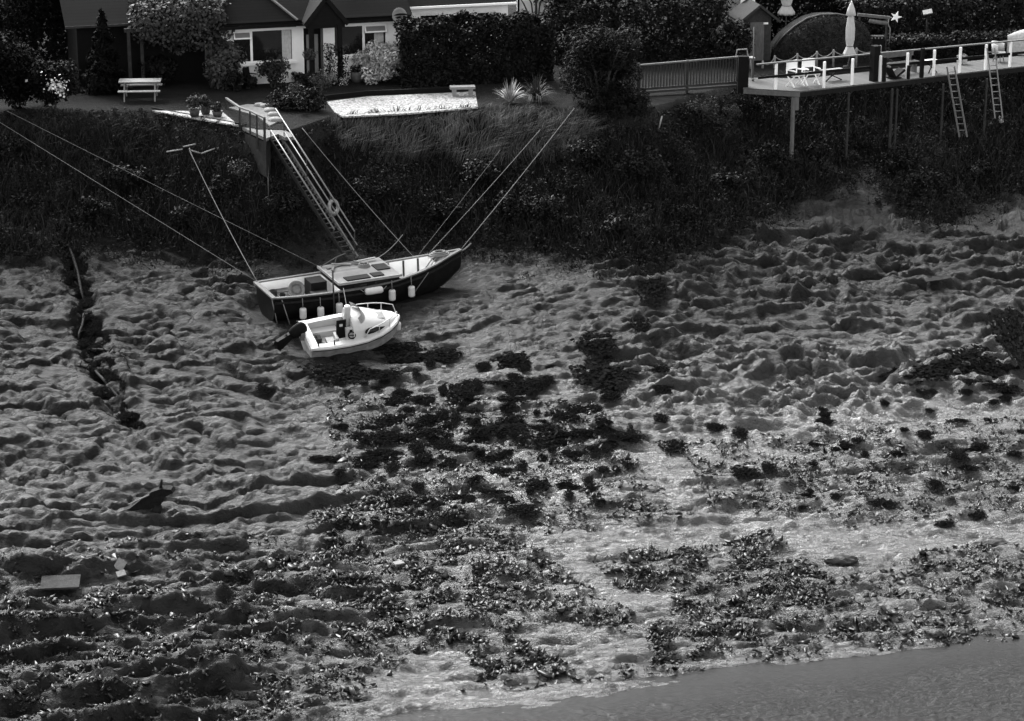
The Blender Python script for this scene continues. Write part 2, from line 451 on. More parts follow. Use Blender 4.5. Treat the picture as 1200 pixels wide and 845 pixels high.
def shrub(name, label, cat, base, rad, n, leaf, m, K=14, cr=.45, asp=.5, seed=1, stem=True, group=None, lift=.15, bottom=-.8, part='foliage', droop=0):
    """base: point on the ground; rad: half-sizes"""
    r = np.random.default_rng(seed); base = Vector(base)
    t = thing(name, label, cat, base, group=group)
    P, u, lv = crown_pts((0, 0, rad[2] * (1 + lift)), rad, n, K, cr, r, bottom)
    P[:, 2] = np.maximum(P[:, 2], .02)
    V, F = leaf_geo(P, leaf, asp, u, r, droop)
    np_obj(part, V, F, m, t, lv=lv)
    if stem:
        mb = MB()
        for k in range(4):
            a = random.uniform(0, 6.28); q = Vector((math.cos(a) * rad[0] * .5, math.sin(a) * rad[1] * .5, rad[2] * 1.1))
            mb.tube([(q.x * .1, q.y * .1, -.15), (q.x * .35, q.y * .35, q.z * .5), q], [.045, .03, .012], 5)
        mb.build('stem', 'bark', t)
    return t
def tree(name, label, base, h, rad, n, leaf, m, seed, K=26, cr=.36, trunk=.16, group=None, cat='tree'):
    r = np.random.default_rng(seed); base = Vector(base)
    t = thing(name, label, cat, base, group=group)
    P, u, lv = crown_pts((0, 0, h - rad[2]), rad, n, K, cr, r)
    P[:, 2] = np.maximum(P[:, 2], .05)
    V, F = leaf_geo(P, leaf, .55, u, r)
    np_obj('crown', V, F, m, t, lv=lv)
    mb = MB(); top = Vector((r.uniform(-.2, .2), r.uniform(-.2, .2), h * .8))
    mb.tube([(0, 0, -.3), (0.03, 0, h * .3), top * .7, top], [trunk * 1.25, trunk, trunk * .6, .03], 8)
    for k in range(6):
        a = k * 1.05 + r.uniform(-.3, .3); z = h * r.uniform(.3, .6)
        mb.tube([(0, 0, z), (math.cos(a) * rad[0] * .4, math.sin(a) * rad[1] * .4, z + h * .12), (math.cos(a) * rad[0] * .75, math.sin(a) * rad[1] * .75, z + h * .2)], [trunk * .5, trunk * .3, .02], 6)
    mb.build('trunk', 'bark', t)
    return t
def conifer(label, base, h, r0, seed, group=None, m='lf_dark'):
    r = np.random.default_rng(seed); t = thing('conifer', label, 'tree', base, group=group)
    n = 9000; z = h * (1 - r.random(n) ** .55) ; a = r.uniform(0, 6.283, n)
    lay = .75 + .25 * np.sin(z * 9 + a * 2)
    rr = r0 * (1 - z / h) ** .85 * lay * r.uniform(.35, 1.05, n)
    P = np.stack([rr * np.cos(a), rr * np.sin(a), z + .1 - .2 * rr], 1); u = np.stack([np.cos(a), np.sin(a), .3 + 0 * a], 1)
    V, F = leaf_geo(P, .2, .35, u, r, .4); np_obj('crown', V, F, m, t, lv=r.uniform(.6, 1.4, n))
    MB().tube([(0, 0, -.3), (0, 0, h * .5), (0, 0, h * .97)], [.16, .1, .02], 8).build('trunk', 'bark', t)
    return t
def blades(P, h, w, lean, r=None, curl=.5):
    """curved grass blades; P bases, h heights, lean (n,3) horizontal vectors"""
    r = r or rng; n = len(P); a = r.uniform(0, 6.283, n)
    side = np.stack([np.cos(a), np.sin(a), 0 * a], 1) * (w / 2)[:, None]
    up = np.array([0, 0, 1.0])
    Pm = P + up * (h * .55)[:, None] + lean * (h * .25)[:, None]
    Pt = P + up * (h * (1 - curl * .35))[:, None] + lean * (h * .8)[:, None]
    V = np.stack([P - side, P + side, Pm - side * .8, Pm + side * .8, Pt - side * .15, Pt + side * .15], 1).reshape(-1, 3)
    k = np.arange(n)[:, None] * 6
    F = np.concatenate([k + [0, 1, 3, 2], k + [2, 3, 5, 4]], 0)
    return V, F

# ------------------------------------------------------------------ ground
VEG_PIX = [(-120, 312), (70, 302), (95, 284), (180, 292), (250, 303), (300, 303), (345, 276), (380, 268), (420, 270), (440, 290), (470, 294), (520, 283),
           (560, 287), (620, 291), (690, 301), (720, 313), (780, 303), (830, 288), (868, 274), (886, 250), (930, 242), (982, 218), (995, 198), (1012, 186),
           (1030, 200), (1045, 238), (1080, 254), (1100, 258), (1140, 238), (1190, 230), (1320, 235)]
TOP_PIX = [(1320, 60), (1200, 70), (1000, 92), (900, 104), (860, 112), (760, 137), (680, 130), (560, 131), (390, 140), (345, 162), (300, 160), (280, 150), (180, 133), (-120, 135)]
VEG = GP(VEG_PIX) + GP(TOP_PIX)
veg_edge = GP(VEG_PIX)
vm = in_poly(GX, GY, VEG)
vdist = seg_dist(GX, GY, veg_edge)
ytop = np.interp(GX, *C_top)
veg_at = np.where((GF > 1.0) & (GY < ytop + .2), 1.0, np.where(vm, 1.0, 0.0))
veg_at = np.where(vm, sst(-.1, .5, vdist), np.where(GF > .8, 1 - sst(0, .35, vdist), 0)) * (GY < ytop + .2)
lawn_at = (GY >= ytop - .1) * 1.0
RUB = [([(-40, 700), (180, 690), (380, 640), (470, 690), (560, 745), (480, 770), (400, 845), (-40, 900)], 26, 1.0), ([(360, 600), (520, 590), (640, 650), (745, 725), (735, 745), (620, 730), (560, 755), (430, 740), (380, 660)], 42, 1.0), ([(545, 765), (600, 745), (670, 780), (650, 798), (560, 800)], 60, 1.15),
       ([(690, 655), (830, 640), (900, 620), (980, 680), (960, 720), (900, 750), (820, 775), (755, 790), (760, 740), (800, 700), (720, 690)], 48, 1.0), ([(960, 690), (1100, 640), (1200, 640), (1240, 740), (1060, 755), (900, 770), (930, 740)], 26, 1.0), ([(380, 470), (700, 470), (760, 560), (820, 610), (560, 640), (400, 600)], 24, .85), ([(800, 520), (1200, 490), (1240, 600), (1000, 620), (830, 600)], 24, .8), ([(0, 640), (400, 620), (380, 690), (0, 720)], 8, .9), ([(500, 820), (760, 795), (1000, 768), (1200, 755), (1200, 740), (900, 752), (600, 800)], 12, .9)]
rub_gully_at = np.zeros(GX.shape)
for poly, den, sc in RUB:
    poly = GP(poly); jx = .6 * fbm(GX / 1.0, GY / .6, 211, 3); jy = .5 * fbm(GX / 1.0, GY / .6, 212, 3)
    rub_gully_at = np.maximum(rub_gully_at, in_poly(GX + jx, GY + jy, poly) * min(1, den / 45.0) * (1 - .6 * wet_at))
rub_gully_at = np.maximum(rub_gully_at, (.5 + .6 * fbm(GX / .5, GY / .5, 105, 2)) * np.exp(-((gd + .4 * gn) / .36) ** 2))  # also darkens the mud along the gully, where no chips are scattered
rub_gully_at = blur(rub_gully_at, 4) * np.clip(.75 + 1.6 * fbm(GX / 1.1, GY / .6, 511, 4), 0, 1)
ny, nx = GX.shape
V = np.stack([GX, GY, GZ], 2).reshape(-1, 3)
idx = np.arange(ny * nx).reshape(ny, nx)
F = np.stack([idx[:-1, :-1], idx[:-1, 1:], idx[1:, 1:], idx[1:, :-1]], 2).reshape(-1, 4)

m, nt, b = new_mat('mud_and_turf'); N = nt.nodes; Lk = nt.links
M['ground'] = m
tc = N.new('ShaderNodeTexCoord')
def noise(scale, det=8, rough=.6, stretch=None, dist=0):
    n = N.new('ShaderNodeTexNoise'); n.inputs['Scale'].default_value = scale; n.inputs['Detail'].default_value = det
    n.inputs['Roughness'].default_value = rough; n.inputs['Distortion'].default_value = dist
    if stretch:
        mp = N.new('ShaderNodeMapping'); mp.inputs['Scale'].default_value = stretch; mp.inputs['Rotation'].default_value = (0, 0, R(-10))
        Lk.new(tc.outputs['Object'], mp.inputs['Vector']); Lk.new(mp.outputs['Vector'], n.inputs['Vector'])
    else: Lk.new(tc.outputs['Object'], n.inputs['Vector'])
    return n.outputs['Fac']
def math_(op, a, bb, cl=False):
    n = N.new('ShaderNodeMath'); n.operation = op; n.use_clamp = cl
    for k, v in ((0, a), (1, bb)):
        if isinstance(v, (int, float)): n.inputs[k].default_value = v
        else: Lk.new(v, n.inputs[k])
    return n.outputs[0]
def mapr(v, a, bb, c, d):
    n = N.new('ShaderNodeMapRange'); n.inputs[1].default_value = a; n.inputs[2].default_value = bb; n.inputs[3].default_value = c; n.inputs[4].default_value = d
    Lk.new(v, n.inputs[0]); return n.outputs[0]
def mixf(f, a, bb):
    n = N.new('ShaderNodeMix'); n.data_type = 'FLOAT'
    Lk.new(f, n.inputs[0])
    for k, v in ((2, a), (3, bb)):
        if isinstance(v, (int, float)): n.inputs[k].default_value = v
        else: Lk.new(v, n.inputs[k])
    return n.outputs[0]
def attr(nm):
    a = N.new('ShaderNodeAttribute'); a.attribute_name = nm; return a.outputs['Fac']
aveg, alawn, awet, aupp = attr('veg'), attr('lawn'), attr('wet'), attr('upper')
n1 = noise(.5, 6, .6, (1, 2.0, 1)); n2 = noise(2.6, 10, .78, (1, 1.9, 1)); n3 = noise(16, 6, .75, (1, 1.5, 1))
ms = math_('ADD', math_('MULTIPLY', n1, .30), math_('ADD', math_('MULTIPLY', n2, .42), math_('MULTIPLY', n3, .28)))
sheen_tone = attr('sheen_tone')
mud = math_('MULTIPLY', mapr(ms, .42, .62, .002, .062), mapr(sheen_tone, 0, 1, .30, 1))  # sky sheen and the darkened left edge are painted into the mud colour
mud = math_('MULTIPLY', mud, mapr(aupp, .35, .95, 1.0, .75))
mud = math_('MULTIPLY', mud, mapr(attr('rubble'), 0, 1, 1.0, .22))
mud = math_('ADD', mud, math_('MULTIPLY', awet, .03))  # lifts the colour of the wet sheets to stand for reflected sky
soil = mapr(n2, .3, .7, .004, .014)
lawn = mapr(noise(22, 5, .7), .3, .7, .010, .024)
lawn = math_('MULTIPLY', lawn, mapr(noise(.8, 4, .6), .3, .7, .75, 1.25))
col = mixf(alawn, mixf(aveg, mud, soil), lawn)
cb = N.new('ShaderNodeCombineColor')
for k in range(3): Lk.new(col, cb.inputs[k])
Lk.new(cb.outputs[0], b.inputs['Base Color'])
ro = mapr(ms, .38, .64, .22, .50)
ro = math_('ADD', ro, mapr(sheen_tone, 0, 1, .10, -.05))
ro = math_('SUBTRACT', ro, math_('MULTIPLY', awet, .06))
dry = math_('MAXIMUM', aveg, alawn)
Lk.new(mixf(dry, ro, .9), b.inputs['Roughness'])
Lk.new(mixf(dry, math_('MULTIPLY', mapr(sheen_tone, 0, 1, .14, .85), mapr(attr('rubble'), 0, 1, 1.0, .45)), .05), b.inputs['Specular IOR Level'])
rn = N.new('ShaderNodeTexNoise'); rn.noise_type = 'RIDGED_MULTIFRACTAL'; rn.inputs['Scale'].default_value = 1.6; rn.inputs['Detail'].default_value = 5; rn.inputs['Roughness'].default_value = .55; rn.inputs['Distortion'].default_value = .5
try: rn.normalize = True
except Exception: pass
mpr = N.new('ShaderNodeMapping'); mpr.inputs['Scale'].default_value = (1, 2.6, 1); mpr.inputs['Rotation'].default_value = (0, 0, R(-14)); Lk.new(tc.outputs['Object'], mpr.inputs['Vector']); Lk.new(mpr.outputs['Vector'], rn.inputs['Vector'])
rip = math_('MULTIPLY', rn.outputs['Fac'], -1.0)
hh = math_('ADD', math_('MULTIPLY', n3, .10), math_('ADD', math_('MULTIPLY', noise(45, 4, .6), .018), math_('MULTIPLY', n2, .20)))
hh = math_('ADD', hh, math_('MULTIPLY', math_('MULTIPLY', rip, mapr(aupp, .25, .6, 1, .7)), .16))
vr = N.new('ShaderNodeTexVoronoi'); vr.feature = 'DISTANCE_TO_EDGE'; vr.inputs['Scale'].default_value = 1.0
mp_ = N.new('ShaderNodeMapping'); mp_.inputs['Scale'].default_value = (1.5, .75, 1); mp_.inputs['Rotation'].default_value = (0, 0, R(35)); Lk.new(tc.outputs['Object'], mp_.inputs['Vector'])
nd = N.new('ShaderNodeTexNoise'); nd.inputs['Scale'].default_value = 1.6; nd.inputs['Detail'].default_value = 5; Lk.new(tc.outputs['Object'], nd.inputs['Vector'])
va = N.new('ShaderNodeVectorMath'); va.operation = 'MULTIPLY_ADD'; Lk.new(nd.outputs['Color'], va.inputs[0]); va.inputs[1].default_value = (1.3, 1.3, 0); Lk.new(mp_.outputs['Vector'], va.inputs[2]); Lk.new(va.outputs[0], vr.inputs['Vector'])
rill = mapr(vr.outputs['Distance'], 0, .07, -1, 0)
hh = math_('ADD', hh, math_('MULTIPLY', math_('MULTIPLY', rill, mapr(noise(.9, 3, .5), .42, .58, 0, 1)), mapr(aupp, .3, .7, .01, .05)))
bp = N.new('ShaderNodeBump'); bp.inputs['Strength'].default_value = .85; bp.inputs['Distance'].default_value = 1.0
Lk.new(hh, bp.inputs['Height']); Lk.new(bp.outputs['Normal'], b.inputs['Normal'])

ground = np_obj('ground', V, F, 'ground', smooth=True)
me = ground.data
for nm, arr in (('veg', veg_at), ('lawn', lawn_at), ('wet', wet_at), ('rubble', rub_gully_at), ('sheen_tone', np.clip((.12 + .88 * (1 - sst(.42, .85, GF))) * (.24 + .76 * sst(-9, 0, GX + 1.5 * fbm(GX / 4, GY / 3, 77, 3))), 0, 1)), ('upper', np.clip(GF, 0, 1))):
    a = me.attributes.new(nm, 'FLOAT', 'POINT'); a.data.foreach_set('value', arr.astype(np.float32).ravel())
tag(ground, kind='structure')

# river
m, nt, b = new_mat('river_water'); N = nt.nodes; Lk = nt.links
tc = N.new('ShaderNodeTexCoord')
b.inputs['Base Color'].default_value = g3(.016); b.inputs['Roughness'].default_value = .07; b.inputs['IOR'].default_value = 1.33; b.inputs['Specular IOR Level'].default_value = .115
r1 = noise(6.5, 5, .66, (1, 1.7, 1), .3); r2 = noise(.16, 3, .5); r3 = noise(16, 3, .6, (1, 1.6, 1))
wa, wb = at_z(600, 828, -9), at_z(1150, 756, -9); wn_ = Vector((wb.y - wa.y, -(wb.x - wa.x), 0)).normalized()
dp = N.new('ShaderNodeVectorMath'); dp.operation = 'DOT_PRODUCT'; dp.inputs[1].default_value = wn_
va = N.new('ShaderNodeVectorMath'); va.operation = 'SUBTRACT'; va.inputs[1].default_value = (wa.x, wa.y + 9 * 0, -9)
gp_ = N.new('ShaderNodeNewGeometry'); Lk.new(gp_.outputs['Position'], va.inputs[0]); Lk.new(va.outputs[0], dp.inputs[0])
chop = mapr(math_('ADD', dp.outputs['Value'], math_('MULTIPLY', math_('SUBTRACT', noise(.5, 5, .6), .5), 3.0)), .3, 2.2, .3, 1.15)
hh = math_('MULTIPLY', math_('ADD', math_('SUBTRACT', r1, .5), math_('MULTIPLY', math_('SUBTRACT', r3, .5), .45)), chop)
bp = N.new('ShaderNodeBump'); bp.inputs['Strength'].default_value = 1.0; bp.inputs['Distance'].default_value = .05
Lk.new(hh, bp.inputs['Height']); Lk.new(bp.outputs['Normal'], b.inputs['Normal'])
M['water'] = m
wx_ = np.concatenate([np.linspace(-150, -8, 12), np.arange(-7, 17, .065), np.linspace(18, 150, 12)]); wy_ = np.concatenate([np.linspace(-40, 54, 12), np.arange(55, 69, .055), np.linspace(69.5, 80, 4)])
WX, WY = np.meshgrid(wx_, wy_); off = (WX - wa.x) * wn_.x + (WY - wa.y) * wn_.y
off = off if off[0, len(wx_) // 2] > 0 else -off
ch_ = .22 + 1.0 * sst(.2, 2.6, off + 1.6 * fbm(WX / 2.2, WY / .9, 701, 3))
fade = (np.abs(WX - 5) < 11.9) * ((WY > 55) & (WY < 68.8))
WZ = -9 + fade * ch_ * (.036 * fbm(WX / .34, WY / .2, 702, 3, .65) + .026 * fbm((WX + .3 * WY) / .17, WY / .12, 705, 2) + .02 * fbm(WX / 1.3, WY / .6, 707, 2))
ids = np.arange(WX.size).reshape(WX.shape)
rv = np_obj('river', np.stack([WX, WY, WZ], 2).reshape(-1, 3), np.stack([ids[:-1, :-1], ids[:-1, 1:], ids[1:, 1:], ids[1:, :-1]], 2).reshape(-1, 4), 'water', smooth=True)
tag(rv, kind='structure')
# ------------------------------------------------------------------ the dark workboat
def frame_from(A, B, zk, zb, heel):
    """matrix: local x along the keel (stern to bow), y to port, z up"""
    X = Vector((B.x - A.x, B.y - A.y, zb - zk)).normalized()
    Y = Vector((0, 0, 1)).cross(X).normalized(); Z = X.cross(Y)
    m = Matrix((X, Y, Z)).transposed() @ Matrix.Rotation(heel, 3, 'X')
    return m.to_4x4()
def hull_pts(s, st):
    k = [q[0] for q in st]
    return [float(np.interp(s, k, [q[j] for q in st])) for j in range(1, 4)]
L1 = (Vector((B_.x, B_.y, 0)) - Vector((S_.x, S_.y, 0))).length
DK = frame_from(S_, B_, S_.z - 1.15, B_.z - 1.15 - .42, R(3))
boat = thing('workboat', 'dark hulled wooden workboat with white open cockpit and flat plank roof, aground on mud', 'boat', (S_.x, S_.y, S_.z - 1.15))
boat.matrix_world = Matrix.Translation(boat.location) @ DK
# s, half beam, gunwale height, keel height
ST = [(0, .98, 1.15, .0), (.8, 1.08, 1.12, 0), (2, 1.15, 1.10, 0), (3.5, 1.16, 1.10, 0), (4.6, 1.06, 1.16, 0), (5.6, .84, 1.26, .04), (6.4, .55, 1.38, .14), (7.0, .27, 1.5, .42), (L1, .035, 1.6, .95)]
def sec(s, ins=0.0):
    b, g, k = hull_pts(s, ST); b = max(b - ins, .01)
    pr = [(0, k), (.42, k + .10 * (g - k)), (.78, k + .26 * (g - k)), (.93, k + .55 * (g - k)), (1, g)]
    return [(s, -p[0] * b, p[1]) for p in pr[::-1]] + [(s, p[0] * b, p[1]) for p in pr[1:]]
ss = list(np.linspace(0, 5.2, 14)) + [5.6, 6.0, 6.35, 6.65, 6.9, 7.1, 7.3, L1]
mb = MB(); rows = [sec(s) for s in ss]; n = len(rows[0])
mb.add([p for r in rows for p in r], [(i * n + k, i * n + k + 1, (i + 1) * n + k + 1, (i + 1) * n + k) for i in range(len(ss) - 1) for k in range(n - 1)], True)
mb.add(rows[0], [tuple(range(n))])
mb.build('hull', 'hull', boat)
# rubbing band and pale capping along both gunwales
for nm, dz, out, w, h, mt in (('gunwale', .02, -.02, .12, .05, 'greywood'), ('rubbing_strake', -.16, .035, .06, .07, 'darkwood')):
    for sg in (-1, 1):
        mb = MB()
        pts = []
        for s in ss:
            b, g, k = hull_pts(s, ST); pts.append((s, sg * max(b + out, .02), g + dz))
        for p, q in zip(pts[:-1], pts[1:]): mb.bar(p, q, w, h)
        mb.build(nm, mt, boat)
mb = MB(); mb.bar((-.02, -1.0, 1.17), (-.02, 1.0, 1.17), .16, .06); mb.build('transom_cap', 'greywood', boat)
# lining: white inside of cockpit and well, with ribs
def lining(s0, s1, nm, fl):
    mb = MB(); q = [s for s in ss if s0 < s < s1]; q = [s0] + q + [s1]; rr = []
    for s in q:
        b, g, k = hull_pts(s, ST); b -= .07
        b = max(b, .02)
        rr.append([(s, -b, g - .005), (s, -b * .95, fl + .1), (s, -b * .9, fl), (s, b * .9, fl), (s, b * .95, fl + .1), (s, b, g - .005)])
    mb.add([p for r in rr for p in r], [(i * 6 + k, (i + 1) * 6 + k, (i + 1) * 6 + k + 1, i * 6 + k + 1) for i in range(len(q) - 1) for k in range(5)])
    mb.add(rr[0], [(0, 1, 2, 3, 4, 5)]); mb.add(rr[-1], [(0, 1, 2, 3, 4, 5)])
    mb.build(nm, 'white', boat)
lining(.1, 2.49, 'cockpit_lining', .55)
lining(4.72, 6.45, 'well_lining', .62)
mb = MB(); mb.box((1.15, -.55, .60), (1.6, .62, .07)); mb.build('cockpit_sole', 'darkwood', boat)
mb = MB(); mb.box((1.3, .78, .78), (2.2, .36, .05)); mb.build('side_bench', 'greywood', boat)
for s in (5.05, 5.6, 6.1):
    b, g, k = hull_pts(s, ST)
    MB().bar((s, b - .12, .64), (s, b - .10, g - .02), .06, .04).build('frame_rib', 'midwood', boat)
mb = MB(); pts = []
for s in (6.45, 6.8, 7.1, L1 - .05):
    b, g, k = hull_pts(s, ST); pts.append((s, b, g))
poly = [(s, -b + .03) for s, b, g in pts] + [(s, b - .03) for s, b, g in pts[::-1]]; zz = [g + .006 for s, b, g in pts] + [g + .006 for s, b, g in pts[::-1]]
mb.add([(p[0], p[1], z) for p, z in zip(poly, zz)] + [(p[0], p[1], z - .06) for p, z in zip(poly, zz)], [tuple(range(8)), tuple(range(8, 16))[::-1]] + [(i, (i + 1) % 8, (i + 1) % 8 + 8, i + 8) for i in range(8)])
mb.build('foredeck', 'greywood', boat)
# low wheelhouse with plank roof
mb = MB()
z1 = 1.36
mb.box((3.6, -1.04, 1.2), (2.2, .05, .27)); mb.box((3.6, 1.04, 1.2), (2.2, .05, .27)); mb.box((2.52, 0, .95), (.05, 2.03, .76)); mb.box((4.68, 0, 1.1), (.05, 2.03, .46))
cab = mb.build('wheelhouse', 'black', boat)
mb = MB(); mb.box((3.6, 0, z1), (2.36, 2.16, .06)); rf = mb.build('plank_roof', 'planks', boat)
mb = MB(); mb.box((3.6, -1.102, z1 + .01), (2.4, .04, .09)); mb.box((2.39, 0, z1 + .01), (.04, 2.16, .09)); mb.build('roof_trim', 'palewood', rf)
for (x, y, a, b2) in ((3.2, -.76, .9, .40), (3.98, -.72, .42, .38), (4.42, -.0, .5, .62)):
    mb = MB(); mb.box((x, y, z1 + .05), (a, b2, .04)); mb.build('roof_hatch', 'black', rf)
mb = MB(); mb.box((3.2, -1.072, 1.22), (.5, .012, .14)); mb.build('side_window', 'glass', cab)
mb = MB(); mb.box((4.0, -1.072, 1.22), (.5, .012, .14)); mb.build('side_window', 'glass', cab)
for k, (x, y, a, rr) in enumerate(((2.95, .7, .8, .3), (3.2, .8, .7, -.5), (2.75, .45, .5, 1.1), (4.1, .8, .9, .15), (3.8, .55, .5, -1.0))):
    mb = MB(); mb.box((x, y, z1 + .06 + .02 * k), (a, .09, .035), rr); mb.build('loose_board', 'palewood' if k % 2 else 'greywood', boat)
mb = MB(); mb.tube([(2.12, -1.24, .05), (2.12, -1.2, 1.95)], .03, 8); mb.build('guard_pole', 'midwood', boat)
mb = MB(); mb.box((1.98, .2, .92), (.6, .7, .6)); mb.build('engine_box', 'black', boat)
mb = MB(); mb.box((1.85, -.55, .78), (.6, .5, .4)); mb.build('locker', 'blackrub', boat)
mb = MB(); mb.tube([(6.2, -.45, 1.36), (6.75, 0, 1.62), (6.75, .4, 1.5)], .02, 6); mb.build('mooring_post', 'galv', boat)
mb = MB(); mb.tube([(5.95, -.80, 1.22), (5.15, -.99, .42)], .018, 6); mb.build('boat_hook', 'greywood', boat)
mb = MB(); mb.tube([(.25, -1.04, 1.1), (.5, -1.14, .1)], .02, 6); mb.build('stern_line', 'rope', boat)
mb = MB(); mb.tube([(-.05, -.86, 1.1), (.12, -.9, 0.05)], .02, 6); mb.build('stern_line', 'rope', boat)
DKW = boat.matrix_world.copy()
for k, (x, y, rr, h) in enumerate(((.5, .55, .14, .3), (.75, .3, .11, .22))):
    MB().lathe([(rr * .8, .62), (rr, .62 + h), (rr * .94, .62 + h), (rr * .7, .68)], (x, y, 0), 12).build('bucket', 'blackrub' if k else 'slab', boat)
mb = MB()
for k in range(3): mb.torus((3.9, .35, z1 + .05 + .04 * k), .2 - .02 * k, .03, n=16, m=6)
mb.build('roof_rope_coil', 'darkrope', boat)
mb = MB(); mb.tube([(2.45, .9, z1 + .06), (3.1, 1.0, z1 + .3), (3.4, .85, z1 + .45)], .02, 5); mb.tube([(3.0, .95, z1 + .05), (3.1, 1.0, z1 + .3)], .02, 5); mb.build('boarding_bracket', 'greywood', boat)
mb = MB(); mb.box((5.5, -.1, .70), (.9, .7, .05), .2); mb.build('floor_board', 'greywood', boat)
mb = MB(); pts = [(5.0, .3, .68), (5.3, -.2, .7), (5.7, .25, .7), (5.9, -.1, .72), (6.1, .15, .9), (6.5, .1, 1.42)]; mb.tube(pts, .022, 6); mb.build('loose_warp', 'darkrope', boat)
# fenders hang on the boat: things of their own
def on_boat(Mw, p): return Mw @ Vector(p)
def fender(p, horiz=False, Mw=DKW, r=.125, l=.40, label='', pennant=.35, mt='gel'):
    w = on_boat(Mw, p); t = thing('fender', label, 'fender', w, group='white fenders along the boats')
    t.rotation_euler = Mw.to_euler()
    mb = MB(); pr = [(.03, -.5), (.75, -.49), (.97, -.42), (1, -.3), (1, .3), (.97, .42), (.75, .49), (.03, .5)]
    if horiz:
        mb.lathe([(a * r, z * l) for a, z in pr], n=12); mb.v = [Vector((v.z, v.y, v.x)) for v in mb.v]
        mb.build('body', mt, t)
        MB().tube([(l * .5, 0, 0), (l * .6, 0, .02), (l * .75, 0.02, .1)], .014, 6).build('lanyard', 'darkrope', t)
        MB().tube([(-l * .5, 0, 0), (-l * .6, 0, .02), (-l * .75, 0.02, .1)], .014, 6).build('lanyard', 'darkrope', t)
    else:
        mb.lathe([(a * r, z * l) for a, z in pr], n=12); mb.build('body', mt, t)
        MB().tube([(0, 0, l * .5), (0, 0.02, l * .5 + pennant)], .014, 6).build('lanyard', 'darkrope', t)
    return t
FL = ['white fender nearest the stern of the dark workboat, beside the outboard', 'second white fender from the stern on the dark workboat side', 'white fender hanging behind the back end of the white motorboat',
      None, 'white fender on the workboat behind the bow rail of the motorboat', 'white fender nearest the bow on the dark workboat side']
FEND = [(.95, -1.24, .55), (1.6, -1.27, .50), (2.3, -1.29, .55), None, (4.35, -1.22, .72), (5.15, -1.09, .70)]
for p, l in zip(FEND, FL):
    if p: fender(p, label=l)
fender((3.62, -1.30, 1.02), True, label='white fender lying sideways below the plank roof of the workboat', r=.13, l=.66)
# life ring in the cockpit
t = thing('life_ring', 'round grey life ring with canvas centre leaning in the workboat cockpit', 'life ring', on_boat(DKW, (1.05, -.35, 1.16)))
t.rotation_euler = (DKW.to_3x3() @ Matrix.Rotation(R(62), 3, 'X')).to_euler()
MB().torus((0, 0, 0), .25, .07, n=24).build('ring', 'greywood', t)
mb = MB(); mb.lathe([(.2, -.02), (.2, .0), (.1, .02), (.01, .03)], n=16, jit=lambda a, i: .12 * math.sin(3 * a + i)); mb.build('canvas', 'greywood', t)
# coil of warp on the foredeck
t = thing('rope_coil', 'pale coil of thick rope on the pointed foredeck of the workboat', 'rope', on_boat(DKW, (6.72, .02, 1.52)))
t.rotation_euler = DKW.to_euler()
for k in range(3):
    MB().torus((0, 0, .03 + .045 * k), .24 - .05 * k, .035, n=20, sx=1.5).build('coil_turn', 'rope', t)

# ------------------------------------------------------------------ the white motorboat
L2 = (Vector((b_.x, b_.y, 0)) - Vector((s_.x, s_.y, 0))).length
MW = frame_from(s_, b_, s_.z - .82, b_.z - .82 - .1, R(17))
mo = thing('motorboat', 'small white motorboat with cuddy cabin and bow rail, leaning on the mud', 'boat', (s_.x, s_.y, s_.z - .82))
mo.matrix_world = Matrix.Translation(mo.location) @ MW
sc_ = L2 / 3.6
ST2 = [(0, .86, .80, .0), (.6, .94, .80, 0), (1.4, .97, .82, 0), (2.1, .93, .86, 0.01), (2.7, .78, .92, .06), (3.1, .58, .97, .17), (3.4, .33, 1.01, .34), (3.6, .03, 1.03, .60)]
ST2 = [(a * sc_, b2, g, k) for a, b2, g, k in ST2]
s2 = [x * sc_ for x in (0, .3, .6, 1, 1.4, 1.8, 2.1, 2.4, 2.7, 2.9, 3.1, 3.25, 3.4, 3.52, 3.6)]
def sec2(s):
    b, g, k = hull_pts(s, ST2)
    pr = [(0, k), (.62, k + .22 * (g - k)), (.86, k + .34 * (g - k)), (.88, k + .40 * (g - k)), (1, g - .12), (1.0, g - .06)]
    return [(s, -p[0] * b, p[1]) for p in pr[::-1]] + [(s, p[0] * b, p[1]) for p in pr[1:]]
mb = MB(); rows = [sec2(s) for s in s2]; n = len(rows[0])
mb.add([p for r in rows for p in r], [(i * n + k, i * n + k + 1, (i + 1) * n + k + 1, (i + 1) * n + k) for i in range(len(s2) - 1) for k in range(n - 1)])
mb.add(rows[0], [tuple(range(n))]); mb.build('hull', 'gelgrey', mo)  # white hull coloured grey for the shade on its downturned side
# dark swoosh along the topsides
def side_strip(s0, s1, f0, f1, wd, nm, mt, off=.006):
    mb = MB(); q = np.linspace(s0, s1, 12); vs = []
    for i, s in enumerate(q):
        b, g, k = hull_pts(s, ST2); u = i / 11; f = f0 + (f1 - f0) * u; ww = wd * math.sin(math.pi * (.08 + .9 * u))
        for e in (-1, 1):
            z = k + (f + e * ww / 2) * (g - k); bb = b * (.88 + .12 * (z - (k + .4 * (g - k))) / max(.01, (g - .12 - k - .4 * (g - k))))
            vs.append((s, -bb - off, z))
    mb.add(vs, [(2 * i, 2 * i + 2, 2 * i + 3, 2 * i + 1) for i in range(11)]); mb.build(nm, mt, mo)
side_strip(1.0 * sc_, 3.2 * sc_, .56, .72, .16, 'side_stripe', 'dish')
